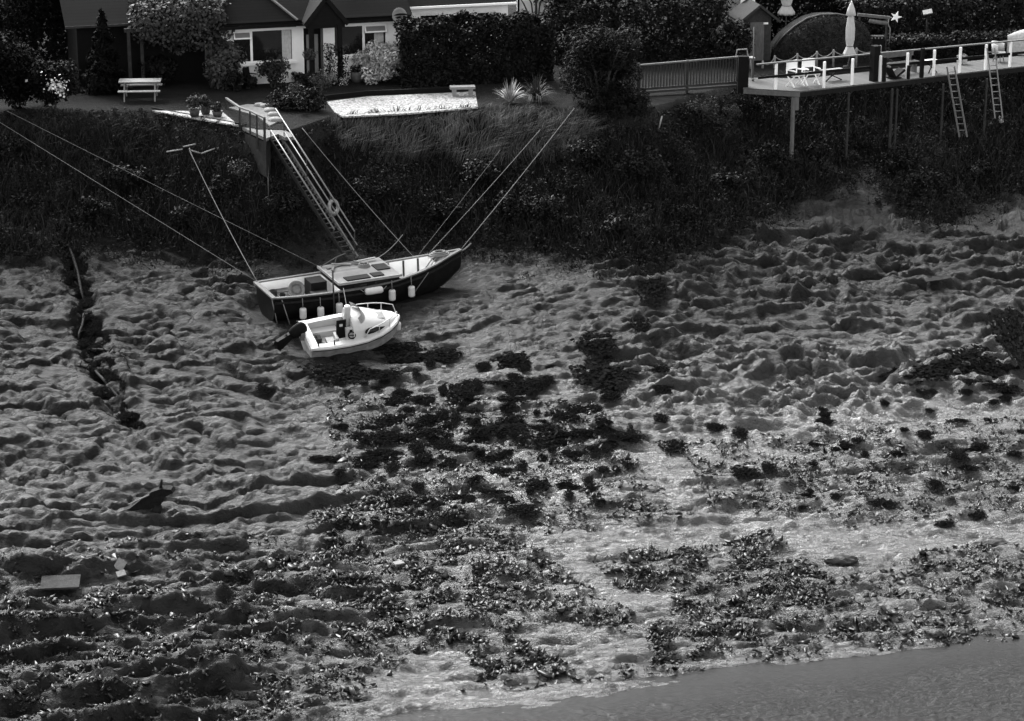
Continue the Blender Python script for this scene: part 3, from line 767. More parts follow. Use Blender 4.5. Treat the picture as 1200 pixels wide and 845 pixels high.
# deck moulding: gunwale lip, side decks and open cockpit
mb = MB()
for sg in (-1, 1):
    o = []; 
    for s in s2:
        b, g, k = hull_pts(s, ST2); bi = max(b - .24, .0) if s < 2.0 * sc_ else max(b - .26, 0)
        o += [(s, sg * (b + .03), g - .09), (s, sg * (b + .035), g - .02), (s, sg * b * .97, g + .02), (s, sg * bi, g + .03), (s, sg * bi, g - .04)]
    mb.add(o, [(i * 5 + k, i * 5 + k + 1, (i + 1) * 5 + k + 1, (i + 1) * 5 + k) for i in range(len(s2) - 1) for k in range(4)])
b, g, k = hull_pts(0, ST2)
mb.box((.11, 0, g - .03), (.28, 1.78, .1)); mb.box((-.03, 0, g - .09), (.05, 1.62, .1))
mb.build('deck_moulding', 'gel', mo)
mb = MB(); mb.box((.95 * sc_, 0, .36), (1.7 * sc_, 1.44, .03))
for sg in (-1, 1): mb.box((.95 * sc_, sg * .70, .58), (1.7 * sc_, .03, .46))
mb.box((.12, 0, .58), (.03, 1.42, .46)); mb.build('cockpit_liner', 'gel', mo)
mb = MB()
for sg in (-1, 1): mb.box((.75 * sc_, sg * .5, .48), (1.1, .3, .22))
mb.build('bench', 'gel', mo)
mb = MB(); mb.box((.92 * sc_, -.38, .64), (.42, .42, .12)); mb.box((1.05 * sc_, -.36, .74), (.1, .42, .24)); mb.build('cushion', 'gelgrey', mo)
# side rubbing line
mb = MB()
for sg in (-1, 1):
    pts = []
    for s in s2:
        b, g, k = hull_pts(s, ST2); pts.append((s, sg * (b + .038), g - .085))
    mb.tube(pts, .018, 5)
mb.build('rub_rail', 'black', mo)
# cuddy: rounded cabin rising from the foredeck
mb = MB(); q = [1.62, 1.75, 2.0, 2.3, 2.6, 2.85, 3.05, 3.3, 3.52]; hts = [.56, .58, .54, .44, .33, .23, .15, .07, .03]; rr = []
for s, h in zip(q, hts):
    s *= sc_; b, g, k = hull_pts(s, ST2); bi = max(b - .17, .03)
    sec_ = [(-1, 0), (-.93, .45), (-.8, .8), (-.5, .96), (0, 1.04), (.5, .96), (.8, .8), (.93, .45), (1, 0)]
    rr.append([(s, a * bi, g + .0 + c * h) for a, c in sec_])
n = 9
mb.add([p for r in rr for p in r], [(i * n + k, i * n + k + 1, (i + 1) * n + k + 1, (i + 1) * n + k) for i in range(len(q) - 1) for k in range(n - 1)], True)
mb.add(rr[0], [tuple(range(n))])
cud = mb.build('cuddy', 'gel', mo)
# almond window on the near side and the far side
for sg in (-1, 1):
    mb = MB(); vs = []; nn = 14
    for i in range(nn):
        a = i / nn * 2 * math.pi; s = (2.45 + .42 * math.cos(a)) * sc_; h = float(np.interp(s / sc_, q, hts))
        b, g, k = hull_pts(s, ST2); bi = max(b - .17, .03)
        c = .42 + .30 * math.sin(a) * (1 - .5 * (math.cos(a) * .5 + .5)) ; xx = float(np.interp(c, [0, .45, .8], [1, .93, .8]))
        vs.append((s, sg * (bi * xx + .035), g + c * h))
    mb.add(vs, [tuple(range(nn))]); mb.build('cabin_window', 'glass', cud)
mb = MB(); mb.box((1.26 * sc_, -.30, 1.05), (.34, .04, .74)); dr = mb.build('cabin_door', 'black', mo)
mb = MB(); mb.box((1.25 * sc_, -.327, 1.22), (.11, .012, .10)); mb.build('door_plate', 'gel', dr)
mb = MB(); mb.lathe([(.12, -.42), (.12, .1), (.115, .4), (.1, .42)], (1.55 * sc_, -.12, 1.42), n=10); mb.build('console_pillar', 'gel', mo)
mb = MB(); mb.box((1.62 * sc_, -.50, .92), (.42, .24, .46), M4=Matrix.Rotation(R(-14), 3, 'X')); con = mb.build('helm_console', 'gel', mo)
qd = Matrix.Rotation(R(76), 3, 'X')
mb = MB(); mb.torus((1.55 * sc_, -.70, 1.0), .12, .024, (-.35, -1, .3), n=16, m=6); mb.bar((1.55 * sc_ - .1, -.69, 1.0), (1.55 * sc_ + .1, -.72, 1.0), .03, .02); mb.build('steering_wheel', 'blackrub', con)
for dx, dz, r0 in ((-.10, .17, .05), (.10, .15, .055), (.14, -.08, .06)):
    mb = MB(); mb.lathe([(r0, -.02), (r0, .02), (.01, .025)], n=10); mb.v = [qd @ v + Vector((1.64 * sc_ + dx, -.645 - (dz - .1) * -.25, .95 + dz)) for v in mb.v]; mb.build('instrument', 'black', con)
# curved windscreen of smoked plastic
mb = MB(); vs = []
for i in range(11):
    a = -1.25 + 2.5 * i / 10; vs += [(1.78 * sc_ + .42 * math.cos(a), .62 * math.sin(a), 1.34), (1.70 * sc_ + .34 * math.cos(a), .56 * math.sin(a), 1.56)]
mb.add(vs, [(2 * i, 2 * i + 2, 2 * i + 3, 2 * i + 1) for i in range(10)], True); mb.build('windscreen', 'gelgrey', mo)
# bow rail: two hooped tubes
for sg in (-1, 1):
    mb = MB(); pts = []
    for s in (2.2, 2.5, 2.8, 3.1, 3.4):
        b, g, k = hull_pts(s * sc_, ST2); pts.append((s * sc_, sg * max(b - .10, .06), g + .30 + .02 * s))
    b, g, k = hull_pts(2.0 * sc_, ST2)
    mb.tube([(2.0 * sc_, sg * (b - .12), g + .04)] + pts + [(3.5 * sc_, sg * .08, 1.08)], .017, 6)
    for s in (2.6, 3.05):
        b, g, k = hull_pts(s * sc_, ST2); mb.tube([(s * sc_, sg * (b - .12), g + .02), (s * sc_, sg * (b - .10), g + .36)], .015, 6)
    mb.build('bow_rail', 'gel', mo)
for x, y in ((.25, -.78), (.8, -.84)): MB().tube([(x, y, .82), (x, y, 1.0)], .025, 6).build('cleat', 'black', mo)
mb = MB(); mb.box((2.75 * sc_, 0, 1.19), (.42, .40, .03), M4=Matrix.Rotation(R(9), 3, 'Y')); mb.build('deck_hatch', 'gelgrey', cud)
mb = MB(); mb.box((.42, .1, .48), (.34, .26, .2)); mb.lathe([(.03, .57), (.03, .63), (.01, .64)], (.42, .1, 0), 8); mb.build('fuel_can', 'midwood', mo)
mb = MB(); mb.torus((.55, -.25, .40), .13, .03, n=14, m=6); mb.torus((.56, -.24, .45), .11, .03, n=14, m=6); mb.build('coiled_line', 'darkrope', mo)
mb = MB(); mb.tube([(1.75 * sc_, .55, 1.3), (1.62 * sc_, .6, 2.1)], .012, 5); mb.build('aerial', 'gel', mo)
side_strip(.02, 3.3 * sc_, .30, .34, .10, 'waterline_stain', 'darkconc')
# tilted outboard motor
om = MB(); om.lathe([(.02, -.3), (.14, -.28), (.19, -.12), (.2, .1), (.17, .27), (.08, .33), (.01, .34)], n=12)
rot = Matrix.Rotation(R(58), 3, 'Y'); om.v = [rot @ Vector((v.x * 1.25, v.y * .85, v.z)) + Vector((-.26, .05, 1.02)) for v in om.v]
ob = om.build('outboard_motor', 'black', mo)
mb = MB(); mb.bar((-.42, .05, .92), (-.98, .05, .62), .16, .2); mb.bar((-.55, .05, .84), (-1.0, .05, .40), .07, .3); mb.build('drive_leg', 'blackrub', ob)
mb = MB()
for k in range(3):
    a = k * 2.094; mb.bar((-1.06, .05, .6), (-1.1 + .04 * k, .05 + .16 * math.cos(a), .6 + .16 * math.sin(a)), .11, .02)
mb.tube([(-.95, .05, .64), (-1.16, .05, .54)], [.07, .03], 8); mb.build('propeller', 'blackrub', ob)
mb = MB(); mb.box((-.10, .05, .82), (.16, .3, .3)); mb.bar((-.1, .22, .95), (-.32, .22, 1.02), .05, .04); mb.build('clamp_bracket', 'galv', ob)
mb = MB(); mb.tube([(.05, .2, .9), (-.15, .45, 1.1), (-.1, .7, .95)], .03, 6); mb.build('control_cable', 'blackrub', ob)
MWW = mo.matrix_world.copy()
fender((3.5 * sc_, -.18, .72), Mw=MWW, r=.10, l=.30, pennant=.15, label='small white fender under the bow of the white motorboat')

# ------------------------------------------------------------------ gangway, landing
g_top = at_y(331, 180, 94.0) ; roofp = on_boat(DKW, (3.1, .95, z1 + .06))
gA0 = at_z(316, 163, -.1); 
# left chord runs landing -> cabin roof
gB0 = at_y(406, 304, roofp.y + .1)
gdir = (gB0 - gA0).normalized(); lat = gdir.cross(Vector((0, 0, 1))).normalized(); lat = lat if lat.x > 0 else -lat
upv = Vector((0, 0, 1))
gw = thing('gangway', 'long narrow metal gangway with handrails sloping from the garden landing to the workboat', 'gangway', gA0)
def gl(p): return p - gA0
GWD = .5
c0a, c0b = gA0, gB0; c1a, c1b = gA0 + lat * GWD, gB0 + lat * GWD
MB().bar(gl(c0a), gl(c0b), .06, .12).build('side_chord', 'darkwood', gw)
MB().bar(gl(c1a), gl(c1b), .06, .12).build('side_chord', 'greywood', gw)
mb = MB()
for k in range(26):
    u = (k + .5) / 26; mb.bar(gl(c0a.lerp(c0b, u)), gl(c1a.lerp(c1b, u)), .07, .03)
mb.build('treads', 'midwood', gw)
def rail(a, b, hgt, u0, u1, nm, r=.026):
    mb = MB(); p = a.lerp(b, u0) + upv * hgt; q = a.lerp(b, u1) + upv * hgt
    mb.tube([gl(p), gl(q)], r, 6); return mb.build(nm, 'galv', gw)
rail(c0a, c0b, .42, .02, .85, 'handrail', .03); rail(c1a, c1b, .45, .05, 1.0, 'handrail'); rail(c1a, c1b, .82, -.06, .97, 'handrail', .03)
for u in (.02, .3, .58, .84):
    p = c0a.lerp(c0b, u); MB().tube([gl(p), gl(p + upv * .42)], .02, 6).build('stanchion', 'midwood', gw)
for u in (.05, .35, .66, .97):
    p = c1a.lerp(c1b, u); MB().tube([gl(p), gl(p + upv * .82)], .02, 6).build('stanchion', 'midwood', gw)
lr = c1a.lerp(c1b, .70) + upv * .5
t = thing('lifebuoy', 'pale lifebuoy hung on the right rail of the gangway', 'life ring', lr); t.rotation_euler = (R(78), R(8), R(52))
MB().torus((0, 0, 0), .23, .06, n=22).build('ring', 'litter', t)
MB().torus((0, 0, .0), .31, .012, n=22, m=5).build('grab_line', 'rope', t)

# landing: slab on a concrete pier with a timber handrail
def poly_slab(pix, z, th, nm, mt, parent=None, off=None):
    pts = [at_z(a, b, z) for a, b in pix]; mb = MB(); mb.prism([(p.x, p.y) for p in pts], z - th, z)
    if off is not None: mb.v = [v - off for v in mb.v]
    return mb.build(nm, mt, parent)
ZL = -.02
base = at_z(315, 155, ZL)
lan = thing('landing_stage', 'pale concrete landing slab on a dark pier with timber handrail at the bank top', 'landing', base)
poly_slab([(284, 149), (314, 147), (326, 148), (342, 157), (345, 160), (334, 161), (326, 157), (312, 162)], ZL, .12, 'slab', 'conc', lan, base)
mb = MB(); p0, p1 = at_z(287, 152, ZL), at_z(311, 163, ZL)
mb.add([tuple(v - base) for v in (p0, p1, p1 + Vector((0, .05, -1.35)), p0 + Vector((0, .05, -1.2)), p0 + Vector((.1, .8, 0)), p1 + Vector((.1, .8, 0)), p1 + Vector((.1, .8, -1.3)), p0 + Vector((.1, .8, -1.2)))],
       [(0, 1, 2, 3), (1, 5, 6, 2), (5, 4, 7, 6), (4, 0, 3, 7)])
mb.v = [v - Vector((0, 0, .122)) for v in mb.v]; mb.build('pier', 'darkconc', lan)
HR = [(265, 115, 128), (281, 126, 147), (293, 130, 154), (301, 134, 159), (310, 138, 163)]
tops = []
for px, yt, yb in HR:
    bp_ = at_z(px, yb, ZL); tp = at_y(px, yt, bp_.y); tops.append(tp)
    ln = .5 if px > 285 else .1
    MB().bar(bp_ - base - Vector((0, .03, ln)), tp - base - Vector((0, .03, 0)), .09 if px == 310 else .06).build('rail_post', 'midwood', lan)
mb = MB()
for a, b in zip(tops[:-1], tops[1:]): mb.bar(a - base, b - base, .08, .06)
mb.build('top_rail', 'greywood', lan)
# stakes under the landing
for (x0, y0, x1, y1, lab) in ((313, 165, 315, 240, 'tall thin pale pole standing in weeds below the landing'), (324, 190, 342, 205, 'short dark stake crossed under the head of the gangway'), (342, 184, 326, 208, 'pale thin stake leaning under the head of the gangway')):
    b = G(x1, y1); tp = at_y(x0, y0, b.y + .4)
    tag(MB().tube([b - Vector((0, 0, .2)), tp], .025, 6).build('stake', 'greywood'), lab, 'stake')

# ------------------------------------------------------------------ mooring lines
def rope(p, q, label, r=.008, sag=.10, mt='rope', nm='mooring_rope'):
    p = Vector(p); q = Vector(q); pts = []
    for i in range(17):
        u = i / 16; v = p.lerp(q, u); v.z -= sag * 4 * u * (1 - u); pts.append(v)
    return tag(MB().tube(pts, r, 5).build(nm, mt), label, 'rope', 'mooring ropes')
stn = on_boat(DKW, (.03, .9, 1.2)); stn2 = on_boat(DKW, (.03, -.9, 1.2))
rope(stn, at_z(-25, 128, -.05 + .45), 'long pale mooring rope from the workboat stern up to the far left bank', sag=.0)
rope(on_boat(DKW, (2.45, 1.0, 1.38)), at_z(8, 130, .4), 'long thin mooring rope from the workboat wheelhouse to the left bank', .006, .02)
ap = G(222, 176); ap = at_y(222, 176, ap.y - .9)
rope(stn, ap, 'steep mooring rope from the workboat stern to the crossed sticks on the bank', .015, .12)
bw_ = on_boat(DKW, (6.0, .75, 1.35)); bw2 = on_boat(DKW, (6.5, .5, 1.45)); bw3 = on_boat(DKW, (L1, 0, 1.6))
rope(bw_, at_z(354, 150, .1), 'mooring rope from the workboat bow up left to the gangway head', .013, .08)
rope(on_boat(DKW, (6.15, .68, 1.38)), at_z(586, 176, -.35), 'faint short mooring rope from the foredeck into the weeds, leftmost of three', .008, .03)
rope(bw2, at_z(633, 152, -.05), 'middle mooring rope from the workboat bow up to the grassy bank', .012, .05)
rope(bw3, at_z(673, 127, .25), 'longest bow mooring rope from the stem up to the bush on the right', .013, .05)
rope(bw3 + Vector((.05, 0, -.03)), at_y(552, 285, bw3.y + .2), 'short frayed rope end knotted at the workboat stem', .03, .03)
rope(on_boat(DKW, (4.7, 1.05, 1.38)), at_y(472, 275, 89.2), 'slack dark rope from the wheelhouse front to the mud', .014, .1, 'darkrope')
# crossed sticks
t = thing('stick_anchor', 'weathered sticks lashed crosswise as a mooring anchor on the dark bank', 'sticks', ap)
for (a, b, c, d) in ((195, 178, 214, 175), (215, 172, 229, 169), (223, 176, 236, 180), (236, 180, 252, 174), (222, 174, 226, 186)):
    p = at_y(a, b, ap.y); q = at_y(c, d, ap.y + .15); MB().tube([p - ap, q - ap], .028, 6).build('stick', 'palewood', t)
# ------------------------------------------------------------------ bungalow
TH = R(17)
HA = at_z(258, 101, 0.0)
HM = Matrix.Translation(HA) @ Matrix.Rotation(TH, 4, 'Z')
def on_house(x, y, z): return HM @ Vector((x, y, z))
house = thing('bungalow', 'white rendered bungalow with dark tiled roof, two wide windows and a gabled porch', 'house', HA, (0, 0, TH))
def hb(nm, boxes, mt, par=house):
    mb = MB()
    for x0, x1, y0, y1, z0, z1 in boxes: mb.box(((x0 + x1) / 2, (y0 + y1) / 2, (z0 + z1) / 2), (x1 - x0, y1 - y0, z1 - z0))
    return mb.build(nm, mt, par)
W1 = (.55, 3.1, .88, 2.24); W2 = (4.76, 7.05, .95, 2.24); D1 = (3.52, 4.34, 0, 2.2)
wl = [(0, .55, 0, .25, -.2, 2.55), (.55, 3.1, 0, .25, -.2, .88), (.55, 3.1, 0, .25, 2.24, 2.55), (3.1, 3.52, 0, .25, -.2, 2.55), (3.52, 4.34, 0, .25, 2.2, 2.55),
      (4.34, 4.76, 0, .25, -.2, 2.55), (4.76, 7.05, 0, .25, -.2, .95), (4.76, 7.05, 0, .25, 2.24, 2.55), (7.05, 7.55, 0, .25, -.2, 2.55),
      (0, .25, .25, 7, -.2, 2.55), (7.3, 7.55, .25, 7, -.2, 2.55), (.25, 7.3, 6.75, 7, -.2, 2.55)]
hb('wall', wl, 'render')
wing = hb('wing_wall', [(7.55, 12.75, 1.6, 1.85, -.2, 1.7), (7.55, 8.9, 1.6, 1.85, 1.7, 2.25), (9.7, 11.4, 1.6, 1.85, 1.7, 2.25), (12.2, 12.75, 1.6, 1.85, 1.7, 2.25), (7.55, 12.75, 1.6, 1.85, 2.25, 2.62), (12.5, 12.75, 1.85, 7, -.2, 2.62)], 'render')
hb('lintel_band', [(.35, 3.3, -.05, -.003, 2.27, 2.5), (4.6, 7.2, -.05, -.003, 2.27, 2.5)], 'white')
def window(x0, x1, z0, z1, mull, casement_left, curtain):
    f = hb('window', [(x0, x1, .03, .1, z0, z0 + .07), (x0, x1, .03, .1, z1 - .07, z1), (x0, x0 + .07, .03, .1, z0 + .07, z1 - .07), (x1 - .07, x1, .03, .1, z0 + .07, z1 - .07), (mull - .05, mull + .05, .03, .1, z0 + .07, z1 - .07)], 'white')
    hb('sill', [(x0 - .1, x1 + .1, -.12, -.002, z0 - .09, z0 - .01)], 'white', f)
    hb('pane', [(x0 + .07, mull - .05, .06, .075, z0 + .07, z1 - .07), (mull + .05, x1 - .07, .06, .075, z0 + .07, z1 - .07)], 'glass', f)
    a, b2 = (x0 + .05, mull - .02) if casement_left else (mull + .02, x1 - .05)
    mb = MB(); q = Matrix.Rotation(R(-32), 3, 'X')
    for cx, cz, sx, sz in (((a + b2) / 2, -.02, b2 - a, .055), ((a + b2) / 2, -.30, b2 - a, .055), (a + .03, -.16, .055, .23), (b2 - .03, -.16, .055, .23)):
        c = q @ Vector((0, 0, cz)); mb.box((cx, c.y - .01, z1 - .06 + c.z), (sx, .045, sz), M4=q)
    hp = mb.build('open_hopper', 'white', f)
    mb = MB(); c = q @ Vector((0, .0, -.16)); mb.box(((a + b2) / 2, c.y - .01, z1 - .06 + c.z), (b2 - a - .1, .012, .22), M4=q); mb.build('hopper_pane', 'dish', f)
    c0, c1 = curtain
    mb = MB(); vs = []
    for i in range(17):
        u = i / 16; vs += [(c0 + (c1 - c0) * u, .045 + .012 * math.sin(u * 22), z0 + .075), (c0 + (c1 - c0) * u, .045 + .012 * math.sin(u * 22), z1 - .08)]
    mb.add(vs, [(2 * i, 2 * i + 2, 2 * i + 3, 2 * i + 1) for i in range(16)], True); mb.build('curtain', 'curtain', f)
    return f
window(*W1, 1.35, True, (2.62, 3.0)); window(*W2, 6.05, False, (6.5, 6.9))
wf = hb('wing_window', [(8.9, 9.7, 1.66, 1.72, 2.18, 2.25), (8.9, 9.7, 1.66, 1.72, 1.7, 1.76)], 'white'); hb('pane', [(8.9, 9.7, 1.69, 1.705, 1.76, 2.18)], 'glass', wf)
wf = hb('wing_window', [(11.4, 12.2, 1.66, 1.72, 2.18, 2.25), (11.4, 12.2, 1.66, 1.72, 1.7, 1.76)], 'white'); hb('pane', [(11.4, 12.2, 1.69, 1.705, 1.76, 2.18)], 'glass', wf)
d = hb('door', [(3.52, 4.34, .16, .22, 0, 2.2)], 'black'); hb('door_glass', [(3.66, 3.8, .145, .158, .3, 1.9), (4.0, 4.15, .145, .158, .3, 1.9)], 'dish', d)
hb('door_jamb', [(4.25, 4.335, .0, .155, .0, 2.195)], 'greywood', d)
hb('door_step', [(3.5, 4.5, -.75, -.26, -.1, .16)], 'conc')
def roof(nm, vs, fs, par=house, th=.10, mt='tile'):
    mb = MB(); mb.add(vs, fs); n = len(vs)
    mb.add([(v[0], v[1], v[2] - th) for v in vs], fs)
    return mb.build(nm, mt, par)
ez = 2.62
roof('roof', [(2.6, -.5, ez), (8.0, -.5, ez), (8.0, 3.2, ez + 2.5), (2.6, 3.2, ez + 2.5), (2.6, 7.2, ez), (8.0, 7.2, ez)], [(0, 1, 2, 3), (3, 2, 5, 4)])
hp = roof('hipped_roof', [(-.5, -.62, ez + .01), (3.15, -.62, ez + .01), (1.32, 1.4, ez + 1.62), (1.32, 5, ez + 1.62), (-.5, 7.2, ez + .01), (3.15, 7.2, ez + .01)], [(0, 1, 2), (1, 5, 3, 2), (0, 2, 3, 4)])
for x in (-.5, 3.15): MB().bar((x, -.62, ez + .04), (1.32, 1.4, ez + 1.65), .11, .06).build('hip_cap', 'conc', hp)
roof('wing_roof', [(7.9, 1.25, ez + .05), (13.0, 1.25, ez + .05), (13.0, 4.4, ez + 2.1), (7.9, 4.4, ez + 2.1), (7.9, 7.4, ez), (13, 7.4, ez)], [(0, 1, 2, 3), (3, 2, 5, 4)])
hb('fascia', [(-.5, 3.1, -.60, -.57, ez - .24, ez - .11), (3.1, 8.0, -.48, -.45, ez - .24, ez - .11)], 'black')
hb('soffit', [(-.45, 3.1, -.57, -.002, ez - .14, ez - .112), (3.1, 7.95, -.45, -.002, ez - .14, ez - .112)], 'black')
hb('gutter', [(7.95, 13.0, 1.17, 1.245, ez - .06, ez + .03)], 'white')
hb('downpipe', [(8.0, 8.07, 1.5, 1.57, .2, ez - .06)], 'white')
MB().lathe([(.0, 5.0), (.3, 5.0), (.3, 6.2), (.22, 6.2), (.2, 6.3)], (5.5, 3.2, 0), n=4).build('chimney', 'darkconc', house)
# gabled porch
cx, y0, w_, ze, za = 4.2, -1.25, .86, 2.58, 3.62
pr = MB(); pr.add([(cx - w_, y0, ze), (cx, y0, za), (cx, 1.3, za), (cx - w_, 1.3, ze), (cx + w_, y0, ze), (cx + w_, 1.3, ze)], [(0, 1, 2, 3), (1, 4, 5, 2)])
pr.add([(cx - w_, y0, ze - .09), (cx, y0, za - .09), (cx, 1.3, za - .09), (cx - w_, 1.3, ze - .09), (cx + w_, y0, ze - .09), (cx + w_, 1.3, ze - .09)], [(3, 2, 1, 0), (2, 5, 4, 1)])
por = pr.build('porch_roof', 'black', house)
MB().add([(cx - w_ + .05, y0 + .06, ze - .1), (cx + w_ - .05, y0 + .06, ze - .1), (cx, y0 + .06, za - .1), (cx - w_ + .05, y0 + .14, ze - .1), (cx + w_ - .05, y0 + .14, ze - .1), (cx, y0 + .14, za - .1)], [(0, 1, 2), (3, 5, 4), (0, 3, 4, 1), (1, 4, 5, 2), (2, 5, 3, 0)]).build('gable_board', 'black', por)
mb = MB(); mb.bar((cx - w_ - .04, y0 - .03, ze - .08), (cx, y0 - .03, za - .03), .05, .17); mb.bar((cx + w_ + .04, y0 - .03, ze - .08), (cx, y0 - .03, za - .03), .05, .17); mb.build('barge_board', 'black', por)
for x in (3.6, 4.78): hb('porch_post', [(x - .09, x + .09, -1.18, -1.0, -.15, 2.5)], 'black')
hb('porch_beam', [(3.4, 5.0, -1.16, -1.02, 2.36, 2.5)], 'black')
# satellite dish, a part of the house
dm = MB(); dm.lathe([(.005, .0), (.12, .012), (.24, .045), (.33, .085), (.335, .08), (.24, .03), (.12, -.004), (.004, -.012)], n=22)
q = Matrix.Rotation(R(78), 3, 'X') @ Matrix.Rotation(R(8), 3, 'Y'); dm.v = [q @ v + Vector((7.45, -.42, 2.58)) for v in dm.v]
ds = dm.build('satellite_dish', 'dish', house)
MB().tube([(7.45, -.05, 2.4), (7.45, -.4, 2.5)], .02, 6).build('dish_bracket', 'galv', ds)
MB().tube([(7.45, -.45, 2.3), (7.42, -.78, 2.42)], .015, 6).build('feed_arm', 'galv', ds)

# outbuilding to the left, its black wall colour standing in for the shade there
ob2 = thing('outbuilding', 'low dark outbuilding with tiled roof half hidden behind the ivy pergola', 'outbuilding', on_house(-5.6, 1.6, 0), (0, 0, TH))
mb = MB(); mb.box((2.7, 1.6, 1.2), (5.2, 3.2, 2.6)); mb.build('wall', 'black', ob2)
mb = MB(); mb.add([(-.4, -.4, 2.55), (5.6, -.4, 2.55), (5.6, 1.7, 3.9), (-.4, 1.7, 3.9), (-.4, 3.7, 2.55), (5.6, 3.7, 2.55)], [(0, 1, 2, 3), (3, 2, 5, 4)]); mb.build('roof', 'tile', ob2)
MB().bar((-.4, -.42, 2.5), (5.6, -.42, 2.5), .05, .09).build('fascia', 'midwood', ob2)
mb = MB(); mb.box((3.3, -.02, .95), (.8, .04, 1.9)); mb.build('door', 'black', ob2)
# neighbouring cottage
nc = at_y(606, 64, 108.5)
nb = thing('cottage', 'white wall of a neighbouring cottage showing between the trees behind the hedge', 'house', (nc.x, 108.5, 0))
mb = MB(); mb.box((1.9, 2.5, 1.6), (3.8, 5, 3.4)); mb.build('wall', 'render', nb)
mb = MB(); mb.add([(-.3, -.4, 3.25), (4.1, -.4, 3.25), (4.1, 2.5, 5.2), (-.3, 2.5, 5.2), (-.3, 5.4, 3.25), (4.1, 5.4, 3.25)], [(0, 1, 2, 3), (3, 2, 5, 4)]); mb.build('roof', 'tile', nb)
mb = MB(); mb.box((2.9, -.015, 2.6), (.7, .03, .8)); mb.build('window', 'glass', nb)
MB().tube([(.05, -.08, 0), (.05, -.08, 3.2)], .05, 6).build('downpipe', 'black', nb)

# ivy covered pergola
pb = at_z(212, 103, 0)
pg = thing('pergola', 'timber pergola smothered in ivy at the left end of the bungalow', 'pergola', pb)
for px, dy in ((153, 0.0), (168, .4), (248, 0.1), (180, 2.2), (262, 2.2)):
    p = at_y(px, 90, pb.y + dy); MB().bar((p.x - pb.x, dy, -.1), (p.x - pb.x, dy, 2.3), .13).build('post', 'midwood', pg)
MB().bar((-2.2, 0, 2.35), (1.9, 0.1, 2.35), .12, .15).build('beam', 'midwood', pg); MB().bar((-1.4, 2.2, 2.35), (1.9, 2.2, 2.35), .12, .15).build('beam', 'midwood', pg)
r_ = np.random.default_rng(31)
P, u, lv = crown_pts((-.05, .7, 2.65), (2.45, 1.6, .85), 13000, 60, .4, r_)
P2, u2, lv2 = crown_pts((1.75, .3, 1.3), (.55, .9, 1.5), 5500, 22, .5, r_)
P3, u3, lv3 = crown_pts((.9, .5, 2.95), (1.3, 1.3, .6), 5000, 18, .5, r_)
P, u, lv = np.concatenate([P, P2, P3]), np.concatenate([u, u2, u3]), np.concatenate([lv, lv2, lv3])
V, F = leaf_geo(P, .16, .7, u, r_); np_obj('ivy', V, F, 'lf_light', pg, lv=lv)

# garden things ------------------------------------------------------------
def chair(name, label, base, rz, mt, s=1.0):
    t = thing(name, label, 'chair', base, (0, 0, rz))
    MB().box((0, 0, .43 * s), (.5 * s, .48 * s, .05)).build('seat', mt, t)
    MB().box((0, .23 * s, .72 * s), (.5 * s, .05, .52 * s), M4=Matrix.Rotation(R(-10), 3, 'X')).build('backrest', mt, t)
    for x in (-.22, .22):
        for y in (-.2, .2): MB().bar((x * s, y * s, 0), (x * s, y * s, .42 * s), .05).build('leg', mt, t)
        MB().bar((x * s * 1.1, -.22 * s, .64 * s), (x * s * 1.1, .22 * s, .64 * s), .05, .04).build('armrest', mt, t)
    return t
chair('garden_chair', 'pale garden chair in the dark shade under the ivy pergola', at_y(203, 92, pb.y + 2.0).xy.to_3d(), .4, 'greywood')
chair('metal_chair', 'small black metal chair against the white wall below the left window', on_house(1.15, -.5, 0), R(60), 'black', .8)
# picnic table
tb = at_z(165, 116, 0); pt = thing('picnic_table', 'pale wooden picnic table with two fixed benches on the lawn', 'picnic table', tb, (0, 0, R(4)))
mb = MB()
for k in range(5): mb.box((0, -.3 + .15 * k, .74), (1.65, .14, .04))
mb.build('table_top', 'palewood', pt)
for y in (-.68, .68):
    mb = MB(); mb.box((.0, y - .07, .44), (1.65, .13, .04)); mb.box((0, y + .07, .44), (1.65, .13, .04)); mb.build('bench_seat', 'palewood', pt)
for x in (-.6, .6):
    for s in (-1, 1): MB().bar((x, s * .62, 0), (x, s * .2, .72), .05, .09).build('leg', 'palewood', pt)
    MB().bar((x + .055, -.78, .40), (x + .055, .78, .40), .05, .09).build('cross_bar', 'greywood', pt)
# gravel sheets, edging
def sheet(nm, pix, z, mt, div=None):
    pts = [at_z(a, b, z) for a, b in pix]; mb = MB(); mb.prism([(p.x, p.y) for p in pts], z - .06, z); return tag(mb.build(nm, mt), kind='structure')
m, nt, b = new_mat('white_gravel'); N = nt.nodes; Lk = nt.links; tc = N.new('ShaderNodeTexCoord')
vo = N.new('ShaderNodeTexVoronoi'); vo.inputs['Scale'].default_value = 16; Lk.new(tc.outputs['Object'], vo.inputs['Vector'])
mr = N.new('ShaderNodeMapRange'); mr.inputs[3].default_value = .08; mr.inputs[4].default_value = .42
sx = N.new('ShaderNodeSeparateColor'); Lk.new(vo.outputs['Color'], sx.inputs[0]); Lk.new(sx.outputs[0], mr.inputs[0])
cb = N.new('ShaderNodeCombineColor')
for k in range(3): Lk.new(mr.outputs[0], cb.inputs[k])
Lk.new(cb.outputs[0], b.inputs['Base Color']); b.inputs['Roughness'].default_value = .9
bp = N.new('ShaderNodeBump'); bp.inputs['Strength'].default_value = .7; bp.inputs['Distance'].default_value = .04; bp.invert = True; Lk.new(vo.outputs['Distance'], bp.inputs['Height']); Lk.new(bp.outputs['Normal'], b.inputs['Normal'])
M['gravel'] = m
sheet('gravel_terrace', [(383, 119), (430, 113), (530, 108.5), (557, 107), (560, 125.5), (480, 132.5), (402, 136.5), (392, 131)], .03, 'gravel')
